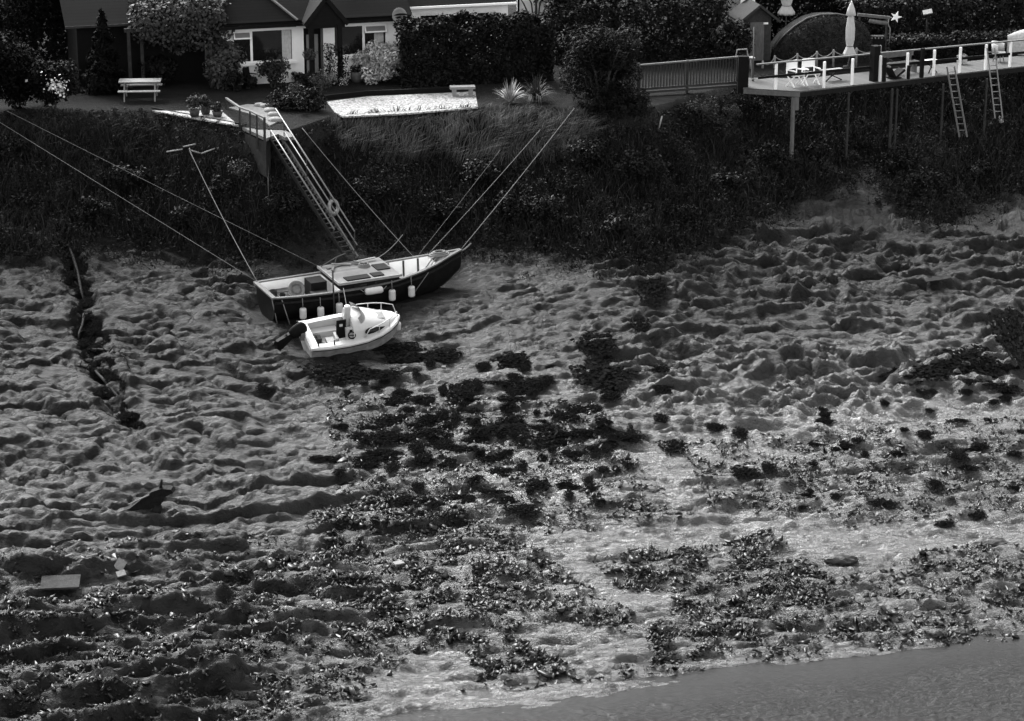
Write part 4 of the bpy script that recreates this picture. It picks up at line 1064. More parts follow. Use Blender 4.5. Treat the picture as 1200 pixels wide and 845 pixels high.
sheet('gravel_corner', [(178, 129.5), (222, 130), (258, 129), (280, 147), (232, 139)], .03, 'gravel')
def line_wall(nm, pix, z, h, th, mt, label, cat):
    mb = MB(); pts = [at_z(a, b, z) for a, b in pix]
    for p, q in zip(pts[:-1], pts[1:]): mb.bar(p + Vector((0, 0, h / 2)), q + Vector((0, 0, h / 2)), th, h)
    return tag(mb.build(nm, mt), label, cat)
line_wall('edging', [(178, 130.5), (232, 140.5), (280, 149)], -.12, .17, .07, 'black', 'black timber edging along the small gravel corner by the topiary pots', 'edging')
line_wall('edging', [(380, 117), (430, 111.5), (531, 107.5)], 0, .18, .1, 'black', 'dark low edging, its black also standing for the step shadow, between the lawn and the white gravel terrace', 'edging')  # black strip also stands in for the shadow of the step
sheet('path', [(268, 126), (290, 122), (306, 123), (318, 132), (326, 142), (316, 147), (302, 136)], .05, 'conc')
for k, (a, b2, s) in enumerate(((310, 125, .22), (316, 130, .26), (320, 135, .24), (323, 141, .28), (304, 124, .2))):
    p = at_z(a, b2, .05); mb = MB(); mb.lathe([(s * .9, -.05), (s, .03), (s * .8, .1), (.02, .12)], p, 9, jit=lambda an, i: .15 * math.sin(3 * an + k))
    tag(mb.build('path_stone', 'stone'), 'pale flat stone in the curved row edging the path to the landing', 'stone', 'stones edging the path')
# topiary pots
for k, (px, pyb, hp_, w2, lab) in enumerate(((228, 136, 24, .27, 'tallest clipped shrub in a dark pot on the small gravel corner'), (241, 133, 20, .27, 'round clipped shrub in a dark pot behind the tallest one on gravel'), (255, 136, 14, .19, 'small clipped shrub in a dark pot nearest the landing handrail'))):
    b = at_z(px, pyb, .06); h = hp_ / 28
    t = thing('potted_shrub', lab, 'potted plant', b, group='clipped shrubs in pots')
    MB().lathe([(.16, 0), (.22, .3 if k < 2 else .2), (.2, .3 if k < 2 else .2), (.05, .28 if k < 2 else .18)], n=14).build('pot', 'terrac', t)
    P, u, lv = crown_pts((0, 0, h * .66), (w2, w2, h * .38), 1500, 10, .6, np.random.default_rng(50 + k)); V, F = leaf_geo(P, .07, .6, u); np_obj('foliage', V, F, 'lf_mid', t, lv=lv)
# bird bath
b = at_z(485.5, 94, 0)
t = thing('bird_bath', 'pale stone bird bath on a turned pedestal at the lawn edge by the hedge', 'bird bath', b)
MB().lathe([(.15, 0), (.15, .06), (.1, .1), (.13, .2), (.13, .28), (.07, .45), (.06, .58), (.1, .62)], n=14).build('pedestal', 'stone', t)
MB().lathe([(.08, .62), (.2, .66), (.27, .72), (.25, .74), (.1, .68), (.01, .67)], n=18).build('bowl', 'stone', t)
# stone benches
def bench(label, pxc, pyb, w2, h, rz=.1, leg=.16):
    b = at_z(pxc, pyb, 0); t = thing('stone_bench', label, 'bench', b, (0, 0, rz), 'stone benches by the hedge')
    MB().box((0, 0, h - .05), (w2, .4, .1)).build('seat', 'stone', t)
    for s in (-1, 1): MB().box((s * (w2 / 2 - .17), 0, (h - .1) / 2), (leg, .3, h - .1)).build('leg', 'stone', t)
bench('pale stone bench standing at the right end of the white gravel', 542, 113, 1.0, .42)
bench('tall stone bench deepest in the shade of the hedge', 539, 88, .72, .70)
bench('stone bench just in front of the tall one by the hedge', 547, 96, .72, .76, -.1, .1)
# wooden tub by the porch
b = on_house(5.55, -.7, 0); t = thing('planter_tub', 'wooden half barrel planter beside the pale bush under the right window', 'planter', b)
MB().lathe([(.2, 0), (.26, .2), (.24, .42), (.2, .42), (.05, .38)], n=14).build('tub', 'greywood', t)
P, u, lv = crown_pts((0, 0, .58), (.25, .25, .25), 500, 8, .6, np.random.default_rng(3)); V, F = leaf_geo(P, .08, .6, u); np_obj('foliage', V, F, 'lf_mid', t, lv=lv)
hbk = on_house(3.55, -1.35, 1.35); t = thing('hanging_basket', 'hanging basket of trailing flowers on the dark porch post', 'plant basket', hbk)
P, u, lv = crown_pts((-.1, 0, 0), (.36, .3, .2), 700, 9, .55, np.random.default_rng(4)); V, F = leaf_geo(P, .08, .6, u); np_obj('foliage', V, F, 'lf_light', t, lv=lv)
mb = MB(); mb.lathe([(.02, -.2), (.14, -.12), (.18, 0), (.02, .01)], n=12); mb.build('basket', 'darkwood', t); MB().tube([(0, 0, 0), (.05, .2, .75)], .01, 5).build('chain', 'black', t)

# shrubs round the house ---------------------------------------------------
def sh(px, pyb, w2, h, n, leaf, m, label, cat='shrub', z=0, name='shrub', seed=None, asp=.5, cr=.45, K=14, droop=0, dep=None, bottom=-.8):
    b = at_z(px, pyb, z); return shrub(name, label, cat, b, (w2 / 2, dep or w2 / 2.2, h / 2), n, leaf, m, K, cr, asp, seed or int(px * 7 + pyb), droop=droop, bottom=bottom)
sh(276, 107, .9, .75, 900, .16, 'lf_dark', 'low dark spiky shrub at the left corner of the bungalow wall', asp=.3)
sh(291, 104, .8, .6, 800, .12, 'lf_dark', 'small dark shrub under the left window beside the black chair')
sh(320, 103, 1.5, 1.25, 3000, .11, 'lf_mid', 'round leafy shrub covering the middle of the sill of the left window')
sh(347, 97, .45, .5, 700, .06, 'lf_mid', 'small ball shaped shrub left of the porch door', name='ball_shrub')
sh(355, 98, .42, .5, 700, .06, 'lf_mid', 'small ball shaped shrub nearest the dark porch post', name='ball_shrub')
sh(362, 106, 1.2, .6, 1500, .1, 'lf_dark', 'low dark shrub in the bed in front of the porch')
sh(376, 112, .8, 1.0, 900, .1, 'lf_light', 'loose tall plant in the lawn bed below the porch step', asp=.3)
sh(395, 99, 1.1, .4, 1200, .09, 'lf_pale', 'low pale flowering plant at the foot of the porch column', m and 'plant')
sh(449, 96, 2.4, 1.4, 7500, .13, 'lf_pale', 'large pale variegated bush below the right window', K=26, cr=.36)
sh(428, 95, .8, .7, 900, .1, 'lf_dark', 'dark low shrub tucked into the left side of the pale bush')
sh(332, 128, 1.5, .6, 1800, .12, 'lf_dark', 'dark low shrub beside the curved path stones')
sh(362, 130, 1.7, .8, 2500, .12, 'lf_dark', 'dark spreading shrub between the path and the white gravel')
sh(345, 120, .7, .9, 700, .1, 'lf_light', 'tall wispy pale stemmed plant behind the path shrubs', asp=.25)
sh(262, 104, .7, .4, 700, .1, 'lf_mid', 'low bush at the wall foot below the ivy')
sh(190, 100, 1.6, 1.2, 2600, .14, 'lf_dark', 'dark shrub in the shade under the ivy pergola')
sh(128, 103, 1.5, 1.0, 2200, .14, 'lf_dark', 'dark shrub behind the picnic table at the foot of the conifer')
# climbers on the wall column
for (x0, w2, h, n, lab) in ((4.55, .3, 1.55, 420, 'dark leaved climber speckling the white wall column beside the porch'), (4.78, .34, 1.6, 900, 'climbing plant wound round the right porch post'), (7.3, .25, 1.3, 260, 'sparse climber on the white wall right of the right window')):
    r_ = np.random.default_rng(int(x0 * 100)); t = thing('climber', lab, 'plant', on_house(x0, -.05 if x0 != 4.78 else -1.25, 0), (0, 0, TH))
    P = np.stack([r_.normal(0, w2 / 2, n), r_.uniform(-.12, .0, n), r_.uniform(0, h, n) ** 1.0], 1); V, F = leaf_geo(P, .08, .7, None, r_); np_obj('foliage', V, F, 'lf_dark', t, lv=r_.uniform(.6, 1.4, n))
    MB().tube([(0, 0, -.1), (.03, -.03, h * .5), (-.03, -.02, h)], [.02, .015, .008], 5).build('stem', 'bark', t)

# hedges: long clipped masses with uneven faces
def hedge(label, pa, pb_, Y0, Y1, h, dep, n, m, seed, leaf=.12, z=0, top=.12, name='hedge'):
    r_ = np.random.default_rng(seed); A = Vector((at_y(pa, 90, Y0).x, Y0, z)); B = Vector((at_y(pb_, 90, Y1).x, Y1, z)); t = thing(name, label, 'hedge', A)
    ax = (B - A); L = ax.length; ax.normalize(); nn = Vector((-ax.y, ax.x, 0))
    s = r_.uniform(0, L, n); face = r_.random(n); q = np.where(face < .45, 0, r_.uniform(0, 1, n)) * dep; zz = np.where(face < .45, r_.uniform(0, 1, n), np.where(face < .8, 1, r_.uniform(0, 1, n)))
    hh = h * (1 + top * fbm(s / 1.1, q / 1.0, seed, 3)); bul = .28 * fbm(s / .8, zz * h / .8, seed + 3, 3)
    X = s; Yq = q + np.where(face < .45, bul - .15, 0) + r_.normal(0, .06, n); Z = zz * hh + r_.normal(0, .06, n)
    val = (.9 + .8 * fbm(s / .7, zz * 2 + q, seed + 8, 3)) * r_.uniform(.7, 1.3, n)
    P = np.stack([ax.x * X + nn.x * Yq, ax.y * X + nn.y * Yq, np.maximum(Z, .02)], 1)
    out = np.where((face < .45)[:, None], -np.array(nn)[None, :], np.array([0, 0, 1.0])[None, :])
    V, F = leaf_geo(P, leaf, .6, out * .6, r_); np_obj('foliage', V, F, m, t, lv=np.clip(val, .3, 2))
    mb = MB()
    for k in range(int(L / .8)):
        p = ax * (.4 + .8 * k) + nn * dep * .5; mb.tube([p + Vector((0, 0, -.1)), p + Vector((.05, 0, h * .8))], [.04, .02], 5)
    mb.build('stem', 'bark', t)
    return t
hedge('dark clipped hedge in front of the white wing of the bungalow', 469, 648, 99.5, 101.0, 2.42, 1.3, 36000, 'lf_dark', 81, .15, top=.34)
hedge('dark hedge top behind the feathery bush and left of the boarded hut', 650, 850, 104.5, 106, 2.35, 1.6, 18000, 'lf_dark', 82, .16, top=.3)
hedge('long dark hedge behind the deck rail and the barbecue', 985, 1260, 108.2, 110.5, 1.9, 1.4, 22000, 'lf_dark', 83, .17)
hedge('dark hedge behind the hut and the mossy shelter', 880, 1000, 109.6, 110.2, 2.6, 1.4, 11000, 'lf_black', 86, .17)
hedge('low dark hedge between the deck and the rear hedge on the right', 1040, 1270, 106, 107.6, .75, 1.2, 12000, 'lf_dark', 84, .15, name='low_hedge')
hedge('dark hedge along the back of the lawn left of the outbuilding', -60, 112, 105, 105.5, 2.6, 1.5, 16000, 'lf_dark', 85, .17)
# feathery bush on the bank edge
b = at_z(705, 128, -.1); r_ = np.random.default_rng(91); t = thing('feathery_bush', 'big rounded feathery dark bush on the bank edge left of the baluster fence', 'bush', b)
n = 26000; P, u, lv = crown_pts((0, .3, 1.55), (1.95, 1.5, 1.75), n, 40, .33, r_, -.95); V, F = leaf_geo(P, .2, .16, u * .4 + np.array([0, 0, .2]), r_); np_obj('foliage', V, F, 'lf_dark', t, lv=lv)
mb = MB()
for k in range(6):
    a = k * 1.05; mb.tube([(.1 * math.cos(a), .1 * math.sin(a), -.2), (.5 * math.cos(a), .4 * math.sin(a), 1.4), (1.2 * math.cos(a), .9 * math.sin(a), 2.5)], [.06, .04, .01], 6)
mb.build('stem', 'bark', t)
sh(735, 140, 2.2, 1.2, 4500, .16, 'lf_dark', 'low dark scrub spilling down the bank under the feathery bush', asp=.25, z=-.5)
# strap leaved plants
def strap(px, pyb, n, ln, wd, label, mt, seed, droop=.5, spread=1.0):
    r_ = np.random.default_rng(seed); b = at_z(px, pyb, .0); t = thing('strap_leaved_plant', label, 'plant', b)
    a = r_.uniform(0, 6.283, n); el = r_.uniform(.15, 1.0, n); V = []; F = []
    for i in range(n):
        d = Vector((math.cos(a[i]), math.sin(a[i]), 0)); L = ln * r_.uniform(.7, 1.15); sd = Vector((-d.y, d.x, 0)) * wd; o = len(V)
        for k in range(5):
            f = k / 4; p = d * (L * spread * el[i] * f) + Vector((0, 0, L * (1.15 - .5 * el[i]) * f - droop * L * el[i] * f * f * f)); ww = (1 - f) ** .6 if k < 4 else .05
            V += [p - sd * ww, p + sd * ww]
        F += [(o + 2 * k, o + 2 * k + 1, o + 2 * k + 3, o + 2 * k + 2) for k in range(4)]
    np_obj('foliage', np.array(V), np.array(F), mt, t, lv=np.repeat(r_.uniform(.3, 1.3, n), 4)); MB().lathe([(.12, -.1), (.1, .1), (.03, .2)], n=8).build('stem', 'bark', t)
strap(597, 121, 110, .95, .035, 'spiky strap leaved plant with bright blades right of the stone bench', 'lf_pale', 11, .35)
strap(628, 119, 160, 1.25, .022, 'taller weeping grassy plant between the spiky plant and the feathery bush', 'lf_light', 12, .75)
# white flowering shrub and dark thicket on the left
b = at_z(62, 128, 0); t = shrub('flowering_shrub', 'dark shrub with a cluster of white blossom at the left edge of the lawn', 'shrub', b, (1.15, 1.0, .95), 5000, .13, 'lf_black', 20, .4, seed=61)
r_ = np.random.default_rng(62); P = np.concatenate([r_.normal((.42, -.85, 1.05), (.2, .15, .16), (95, 3)), r_.normal((.05, -.8, 1.15), (.3, .2, .3), (26, 3))]); V, F = leaf_geo(P, .12, .9, None, r_); np_obj('blossom', V, F, 'blossom', t, lv=r_.uniform(.5, 1.1, len(P)))
for (px, pyb, w2, h, lab, sd) in ((-20, 128, 3.4, 3.2, 'tall dark shrub mass at the far left edge of the lawn', 1), (20, 126, 2.6, 2.3, 'dark dense shrub behind the white blossom at the left', 2)):
    sh(px, pyb, w2, h, 9000, .15, 'lf_black', lab, seed=600 + sd, K=24, cr=.38)
r_ = np.random.default_rng(66)
for k, (px, py) in enumerate(((8, 62), (20, 70), (45, 62), (122, 52))):
    pass

# trees along the top -----------------------------------------------------
TR = [(10, 104, 6.5, 2.8, 'lf_black', 'broad dark tree filling the far left top corner'), (62, 107, 6.2, 2.4, 'lf_black', 'dark tree behind the blossoming shrub, second from the left'),
      (102, 111, 6.5, 2.2, 'lf_black', 'dark tree left of the outbuilding roof'), 
      (668, 109, 5.6, 1.7, 'lf_dark', 'dark tree just right of the neighbouring white cottage wall'), (720, 111, 6.0, 2.0, 'lf_mid', 'leafy tree behind the long hedge, left of the boarded hut'),
      (790, 112, 6.2, 2.1, 'lf_dark', 'dark tree behind the hedge nearest the boarded hut'), (838, 113, 6.5, 1.9, 'lf_dark', 'dark tree right behind the white board above the hut'),
      (965, 116, 6.5, 2.6, 'lf_dark', 'dark tree behind the mossy curved shelter'), (1050, 114, 6.4, 2.3, 'lf_dark', 'dark tree behind the barbecue beyond the deck'),
      (1120, 115, 6.6, 2.4, 'lf_dark', 'dark tree behind the tilted white lamp beyond the deck'), (1190, 116, 6.4, 2.4, 'lf_dark', 'dark tree at the far right top corner'),
      (1010, 121, 7.5, 2.6, 'lf_dark', 'tall dark tree in the row furthest behind the folded parasol'), (900, 121, 7.5, 2.6, 'lf_dark', 'tall dark tree furthest back behind the hut roof')]
for k, (px, Y, h, rad, m_, lab) in enumerate(TR):
    p = at_y(px, 60, Y); tree('tree', lab, (p.x, Y, 0), h, (rad, rad, h * .46), 9000, .17, m_, 400 + k, K=34, cr=.34, group='trees behind the gardens')
p = at_y(121, 60, 98.4); conifer('dark conical conifer standing between the shrub thicket and the pergola', (p.x, 98.4, 0), 3.3, 1.1, 77, m='lf_black')
p = at_y(640, 60, 106.8); conifer('dark young conifer partly covering the neighbouring white wall', (p.x + .6, 106.8, 0), 4.6, 1.2, 78)
p = at_y(156, 60, 101.0); tag(MB().tube([(p.x, 101, -.2), (p.x, 101, 2.5), (p.x + .1, 101.1, 5.5)], [.17, .15, .1], 9).build('dead_tree', 'bark'), 'tall dark bare trunk rising in front of the outbuilding roof', 'tree')
mb = MB(); p = at_y(628, 20, 107.6)
t = thing('bare_shrub', 'curved bare branches against the neighbouring white wall', 'shrub', (p.x, 107.6, 0))
for k in range(7):
    a = -.9 + .3 * k; MB().tube([(0, 0, -.1), (.15 * a, 0, 1.2), (.6 * a + .2 * math.sin(k), .1, 2.1), (1.0 * a, .0, 2.6 + .2 * (k % 3))], [.05, .045, .03, .01], 6).build('branch', 'bark', t)
# ------------------------------------------------------------------ deck on stilts at the right
DZ = .25
def dk(px, py): return at_z(px, py, DZ)
front = [dk(871, 103), dk(937, 107), dk(1190, 78.5), dk(1290, 67)]
back = [dk(1290, 55), dk(1190, 66), dk(941, 92), dk(876, 91)]
dbase = dk(937, 107)
FD = (front[2] - front[1]).normalized(); FN = Vector((FD.y, -FD.x, 0)); fang = math.atan2(FD.y, FD.x)
deck = thing('deck_platform', 'pale boarded deck platform on timber posts above the dark bank', 'deck', dbase, (0, 0, fang))
def ld(p): return Matrix.Rotation(-fang, 3, 'Z') @ (Vector(p) - dbase)
mb = MB(); pl = [ld(p) for p in front + back]; mb.prism([(p.x, p.y) for p in pl], -.05, 0); mb.build('boards', 'deck', deck)
mb = MB()
for p, q in zip(front[:-1], front[1:]):
    a, b = ld(p), ld(q); mb.bar(a + Vector((0, .05, -.15)), b + Vector((0, .05, -.15)), .08, .19)
mb.build('edge_beam', 'darkwood', deck)
mb = MB(); a, b = ld(front[0]), ld(front[1]); mb.bar(a + Vector((0, -.03, -.14)), b + Vector((.0, -.03, -.14)), .05, .17); mb.build('fascia_board', 'greywood', deck)
# stilts
for (px, pyt, pyb, w2) in ((930, 108, 162, .12), (995, 102, 150, .07), (1046, 98, 132, .08), (1052, 98, 132, .06), (1106, 92, 132, .07), (1157, 86, 128, .07), (1230, 80, 125, .08)):
    y = dk(px, pyt).y + .12; tp = at_y(px, pyt, y); gz = H(tp.x, y)
    MB().bar(ld((tp.x, y, gz - .2)), ld((tp.x, y, DZ - .24)), w2).build('stilt', 'greywood' if px == 930 else 'midwood', deck)
p = at_y(932, 115, dk(932, 107).y - .02); MB().box(ld((p.x, p.y, DZ - .5)), (.30, .10, .52)).build('corner_board', 'greywood', deck)
mb = MB()
for k in range(5):
    a = dk(960 + 55 * k, 100 - 5 * k); a.y += 1.0; mb.bar(ld((a.x, a.y, -3.2)), ld((a.x, a.y, DZ - .06)), .1)
# guard rail
RP = [911, 966, 998, 1030, 1061.5, 1093, 1124, 1155, 1185]
mb = None; postp = []
for px in RP:
    u = (px - 937) / (1190 - 937); f = front[1].lerp(front[2], u) if px > 937 else front[0].lerp(front[1], (px - 871) / 66)
    f = f - FN * .12; postp.append(f)
    MB().box(ld(f) + Vector((0, 0, .53)), (.085, .085, 1.06)).build('rail_post', 'white', deck)
MB().bar(ld(postp[0]) + Vector((-.9, .05, 1.08)), ld(postp[-1]) + Vector((1.2, 0, 1.08)), .12, .05).build('top_rail', 'greywood', deck)
MB().bar(ld(postp[0]) + Vector((-.9, -.07, .56)), ld(postp[-1]) + Vector((1.2, -.07, .56)), .05, .1).build('mid_rail', 'black', deck)
for px, h, w2 in ((1027, 1.45, .3), (1077, 1.2, .14), (1033, 1.0, .12), (1061.5, .55, .09)):
    u = (px - 937) / (1190 - 937); f = front[1].lerp(front[2], u) - FN * (.32 if px == 1027 else .02)
    MB().box(ld(f) + Vector((0, 0, h / 2 + .003)), (w2, .12 if px != 1027 else .3, h)).build('dark_post', 'black', deck)
# chain fence behind
t0 = at_y(908, 76, dk(908, 80).y + 1.4)
ch = thing('rope_fence', 'low fence of wooden posts linked by sagging rope behind the deck', 'fence', (t0.x, t0.y, 0))
cps = []
for px, py in ((880, 70), (894, 71), (908, 65), (934.5, 62.5), (957.5, 60), (977, 58), (1004, 56), (1032, 53)):
    y = t0.y + (px - 908) * .005; tp = at_y(px, py, y); cps.append(tp)
    l = tp - Vector((t0.x, t0.y, 0)); MB().tube([(l.x, l.y, -.1), (l.x, l.y, l.z - .03), l], [.05, .05, .03], 7).build('post', 'palewood', ch)
for p, q in zip(cps[1:-1], cps[2:]):
    pts = []
    for i in range(9):
        u = i / 8; v = p.lerp(q, u) - Vector((t0.x, t0.y, .05)); v.z -= .22 * 4 * u * (1 - u); pts.append(v)
    MB().tube(pts, .022, 6).build('rope_swag', 'palewood', ch)
# ladders
for (xa, ya, xb, yb, lab) in ((1114, 78, 1128, 156, 'aluminium ladder leaning on the deck edge, left of two'), (1161, 56, 1170, 134, 'aluminium ladder tied to the deck rail, right of two')):
    top_y = dk(xa, 92).y - .12; tp = at_y(xa, ya, top_y); gp = G(xb, yb); bt = at_y(xb, yb, min(gp.y, top_y - .35))
    t = thing('ladder', lab, 'ladder', bt, group='ladders against the deck')
    l = tp - bt; sx = Vector((.16, .03, 0)); l.z = max(l.z, 1.5)
    for s in (-1, 1): MB().bar(sx * s - l * .06, l + sx * s, .045, .06).build('stile', 'galv', t)
    k = 0
    while .12 + .27 * k < l.length - .1:
        f = (.12 + .27 * k) / l.length; MB().tube([l * f - sx, l * f + sx], .018, 6).build('rung', 'galv', t); k += 1
# furniture on the deck
def director(px, pyb, rz, label):
    b = dk(px, pyb); t = thing('folding_chair', label, 'chair', b + Vector((0, 0, .002)), (0, 0, rz), 'white folding chairs on the deck')
    MB().box((0, -.02, .46), (.52, .46, .05)).build('seat', 'white', t); MB().box((0, .24, .84), (.54, .04, .34)).build('backrest', 'white', t)
    for x in (-.27, .27):
        MB().bar((x, -.24, 0), (x, .24, .46), .04).build('leg', 'white', t); MB().bar((x, .24, 0), (x, -.24, .46), .04).build('leg', 'white', t)
        MB().bar((x, .24, .46), (x, .24, 1.0), .04).build('back_upright', 'white', t); MB().bar((x, -.25, .66), (x, .26, .66), .06, .04).build('armrest', 'white', t)
director(932, 101, fang + .15, 'white folding chair at the deck corner, left of the pair'); director(950, 99, fang - .1, 'white folding chair at the deck corner, right of the pair')
def side_table(px, pyb, label, w2=.55, h=.5, mt='white'):
    b = dk(px, pyb); t = thing('low_table', label, 'table', b + Vector((0, 0, .002)), (0, 0, fang))
    MB().box((0, 0, h), (w2, .4, .05)).build('table_top', mt, t)
    for s in (-1, 1): MB().bar((s * w2 * .4, -.12, 0), (-s * w2 * .4, .12, h - .03), .04).build('leg', 'black', t)
side_table(1091, 85, 'small table with crossed legs and pale top on the deck'); side_table(975, 94, 'long low pale table behind the deck rail beside the folding chairs', 1.0, .42, 'palewood')
b = dk(1055, 86); t = thing('plank_bench', 'long weathered plank bench behind the middle of the deck rail', 'bench', b + Vector((0, 0, .002)), (0, 0, fang))
MB().box((0, .0, .44), (1.7, .32, .06)).build('seat', 'greywood', t); MB().box((0, .3, .75), (1.7, .05, .22)).build('backrest', 'greywood', t)
for x in (-.7, .7):
    MB().box((x, 0, .2), (.08, .28, .41)).build('leg', 'greywood', t); MB().box((x, .27, .4), (.06, .04, .8)).build('back_support', 'greywood', t)
b = dk(1047, 92); t = thing('recliner', 'low black V shaped recliner seat near the deck edge', 'chair', b + Vector((0, 0, .01)), (0, 0, fang))
MB().bar((-.05, 0, .06), (.42, 0, .34), .44, .09, up=(0, 0, 1)).build('seat', 'black', t); MB().bar((-.05, 0, .06), (-.32, 0, .5), .44, .09).build('backrest', 'black', t); MB().tube([(-.34, -.2, .52), (-.34, .2, .52)], .05, 6).build('headrest', 'litter', t); MB().box((.02, 0, .03), (.5, .4, .04)).build('base', 'black', t)
for px, lab in ((1124, 'white flower pot by the deck rail, left of two'), (1130, 'white flower pot by the deck rail, right of two')):
    b = dk(px, 75); t = thing('flower_pot', lab, 'pot', b + Vector((0, 0, .002)), group='white pots on the deck'); MB().lathe([(.09, 0), (.13, .24), (.15, .25), (.12, .26), (.03, .2)], n=12).build('pot', 'white', t)
    P, u, lv = crown_pts((0, 0, .32), (.13, .13, .1), 120, 5, .6, np.random.default_rng(px)); V, F = leaf_geo(P, .06, .6, u); np_obj('foliage', V, F, 'lf_pale', t, lv=lv)
b = dk(1170, 72); t = thing('tub_chair', 'white rounded tub chair at the right end of the deck behind the ladder', 'chair', b + Vector((0, 0, .002)), (0, 0, fang + .4))
mb = MB(); vs = []
for i in range(13):
    a = R(-20 + 220 * i / 12); vs += [(.3 * math.cos(a), .3 * math.sin(a), .38), (.34 * math.cos(a), .34 * math.sin(a), .74 + .1 * math.sin(a)), (.27 * math.cos(a), .27 * math.sin(a), .74 + .1 * math.sin(a)), (.25 * math.cos(a), .25 * math.sin(a), .38)]
mb.add(vs, [(4 * i + k, 4 * i + (k + 1) % 4, 4 * i + 4 + (k + 1) % 4, 4 * i + 4 + k) for i in range(12) for k in range(4)], True); mb.build('shell', 'gel', t)
MB().lathe([(.27, .3), (.3, .36), (.27, .42), (.02, .43)], n=16).build('seat', 'gel', t)
for k in range(4): MB().tube([(.16 * math.cos(k * 1.57 + .8), .16 * math.sin(k * 1.57 + .8), .3), (.24 * math.cos(k * 1.57 + .8), .24 * math.sin(k * 1.57 + .8), 0)], .02, 6).build('leg', 'galv', t)
# folded parasols
def parasol(px, pyb, h, label, y, rmax=.21):
    b = at_y(px, pyb, y); t = thing('folded_parasol', label, 'parasol', b, group='folded pale parasols')
    MB().tube([(0, 0, 0), (0, 0, h)], .025, 8).build('pole', 'palewood', t)
    pf = lambda a, i: .22 * abs(math.sin(4 * a + .3 * i)) - .1
    MB().lathe([(.04, h), (.09, h - .12), (.15, h - .3), (.20, h - .52), (.12, h - .56)], n=24, jit=pf).build('cap', 'fabric', t)
    MB().lathe([(.11, h - .45), (.12, h - .6), (rmax * .88, h - 1.1), (rmax * .85, h - 1.55), (rmax * .6, h - 1.80), (rmax * .62, h - 1.84), (rmax * 1.15, h - 2.12), (rmax * 1.2, h - 2.22), (.04, h - 2.1)], n=32, jit=pf).build('canopy', 'fabric', t)
    MB().torus((0, 0, h - 1.82), rmax * .66, .02, n=14, m=5).build('tie', 'rope', t); MB().lathe([(.02, h), (.035, h + .03), (.01, h + .08)], n=8).build('finial', 'white', t)
    MB().lathe([(.25, 0), (.25, .06), (.06, .1), (.05, .3)], n=14).build('base', 'darkconc', t)
yb_ = dk(998, 84).y + .9
parasol(998, 84, 0, '', yb_) if False else None
b = at_y(998, 80, yb_); hh_ = at_y(998, 3, yb_).z - .25; 
parasol(998, 0, hh_, 'folded pale parasol standing beside the deck in front of the mossy shelter', yb_)
o = [x for x in bpy.data.objects if x.name.startswith('folded_parasol')][-1]; o.location.z = .25
yq = 109.0; parasol(922, 0, 2.95, 'folded pale parasol behind the hut roof, cut by the top of the picture', yq, .3)
o2 = [x for x in bpy.data.objects if x.name.startswith('folded_parasol')][-1]; o2.location.z = at_y(922, 17, yq).z - (2.95 - 2.22)
b = o2.location; tag(MB().lathe([(b.z - .0 if False else .5, 0), (.5, .02)], (b.x, b.y, b.z - .02), 16).build('parasol_plinth', 'darkconc'), 'round dark plinth under the rear parasol, hidden by the hut', 'plinth') if False else None
# white board with a dark plaque
p = at_y(876, 14, 107.0); t = thing('notice_board', 'white board with a dark blot on a post above the hut roof', 'sign', (p.x, 107, 0))
MB().tube([(0, .04, 0), (0, .04, p.z - .1)], .05, 6).build('post', 'midwood', t); MB().box((0, 0, p.z + .42), (.62, .05, .86)).build('board', 'white', t); MB().lathe([(.10, 0), (.11, .02), (.01, .03)], n=10).build('plaque', 'black', t).matrix_local = Matrix.Translation((.05, -.03, p.z + .30)) @ Matrix.Rotation(R(90), 4, 'X')
# hut
b = at_z(890, 78, 0); b.y = 105.2; b = at_y(888, 70, 105.2); t = thing('garden_hut', 'small boarded garden hut with a dark gabled roof and pale door', 'hut', (b.x, 105.2, 0), (0, 0, R(10)))
MB().box((0, .9, .95), (1.15, 1.6, 1.9)).build('wall', 'midwood', t)
MB().add([(-.57, .1, 1.9), (.57, .1, 1.9), (0, .1, 2.35), (-.57, 1.7, 1.9), (.57, 1.7, 1.9), (0, 1.7, 2.35)], [(0, 1, 2), (3, 5, 4), (0, 2, 5, 3), (1, 4, 5, 2), (0, 3, 4, 1)]).build('gable', 'midwood', t)
mb = MB(); mb.add([(-.9, -.15, 1.75), (0, -.15, 2.45), (0, 2, 2.45), (-.9, 2, 1.75), (.95, -.15, 1.72), (.95, 2, 1.72)], [(0, 1, 2, 3), (1, 4, 5, 2)]); mb.add([(-.9, -.15, 1.68), (0, -.15, 2.38), (0, 2, 2.38), (-.9, 2, 1.68), (.95, -.15, 1.65), (.95, 2, 1.65)], [(0, 1, 2, 3), (1, 4, 5, 2)]); rfh = mb.build('roof', 'darkwood', t)
for s in (-1, 1): MB().bar((s * .92, -.18, 1.70), (0, -.18, 2.42), .03, .1).build('barge_board', 'midwood', rfh)
MB().box((-.05, .075, .85), (.62, .04, 1.65)).build('door', 'palewood' if False else 'greywood', t)
MB().box((.32, .07, 1.62), (.22, .03, .08)).build('plate', 'white', t)
p = at_y(1000, 20, 107.5)
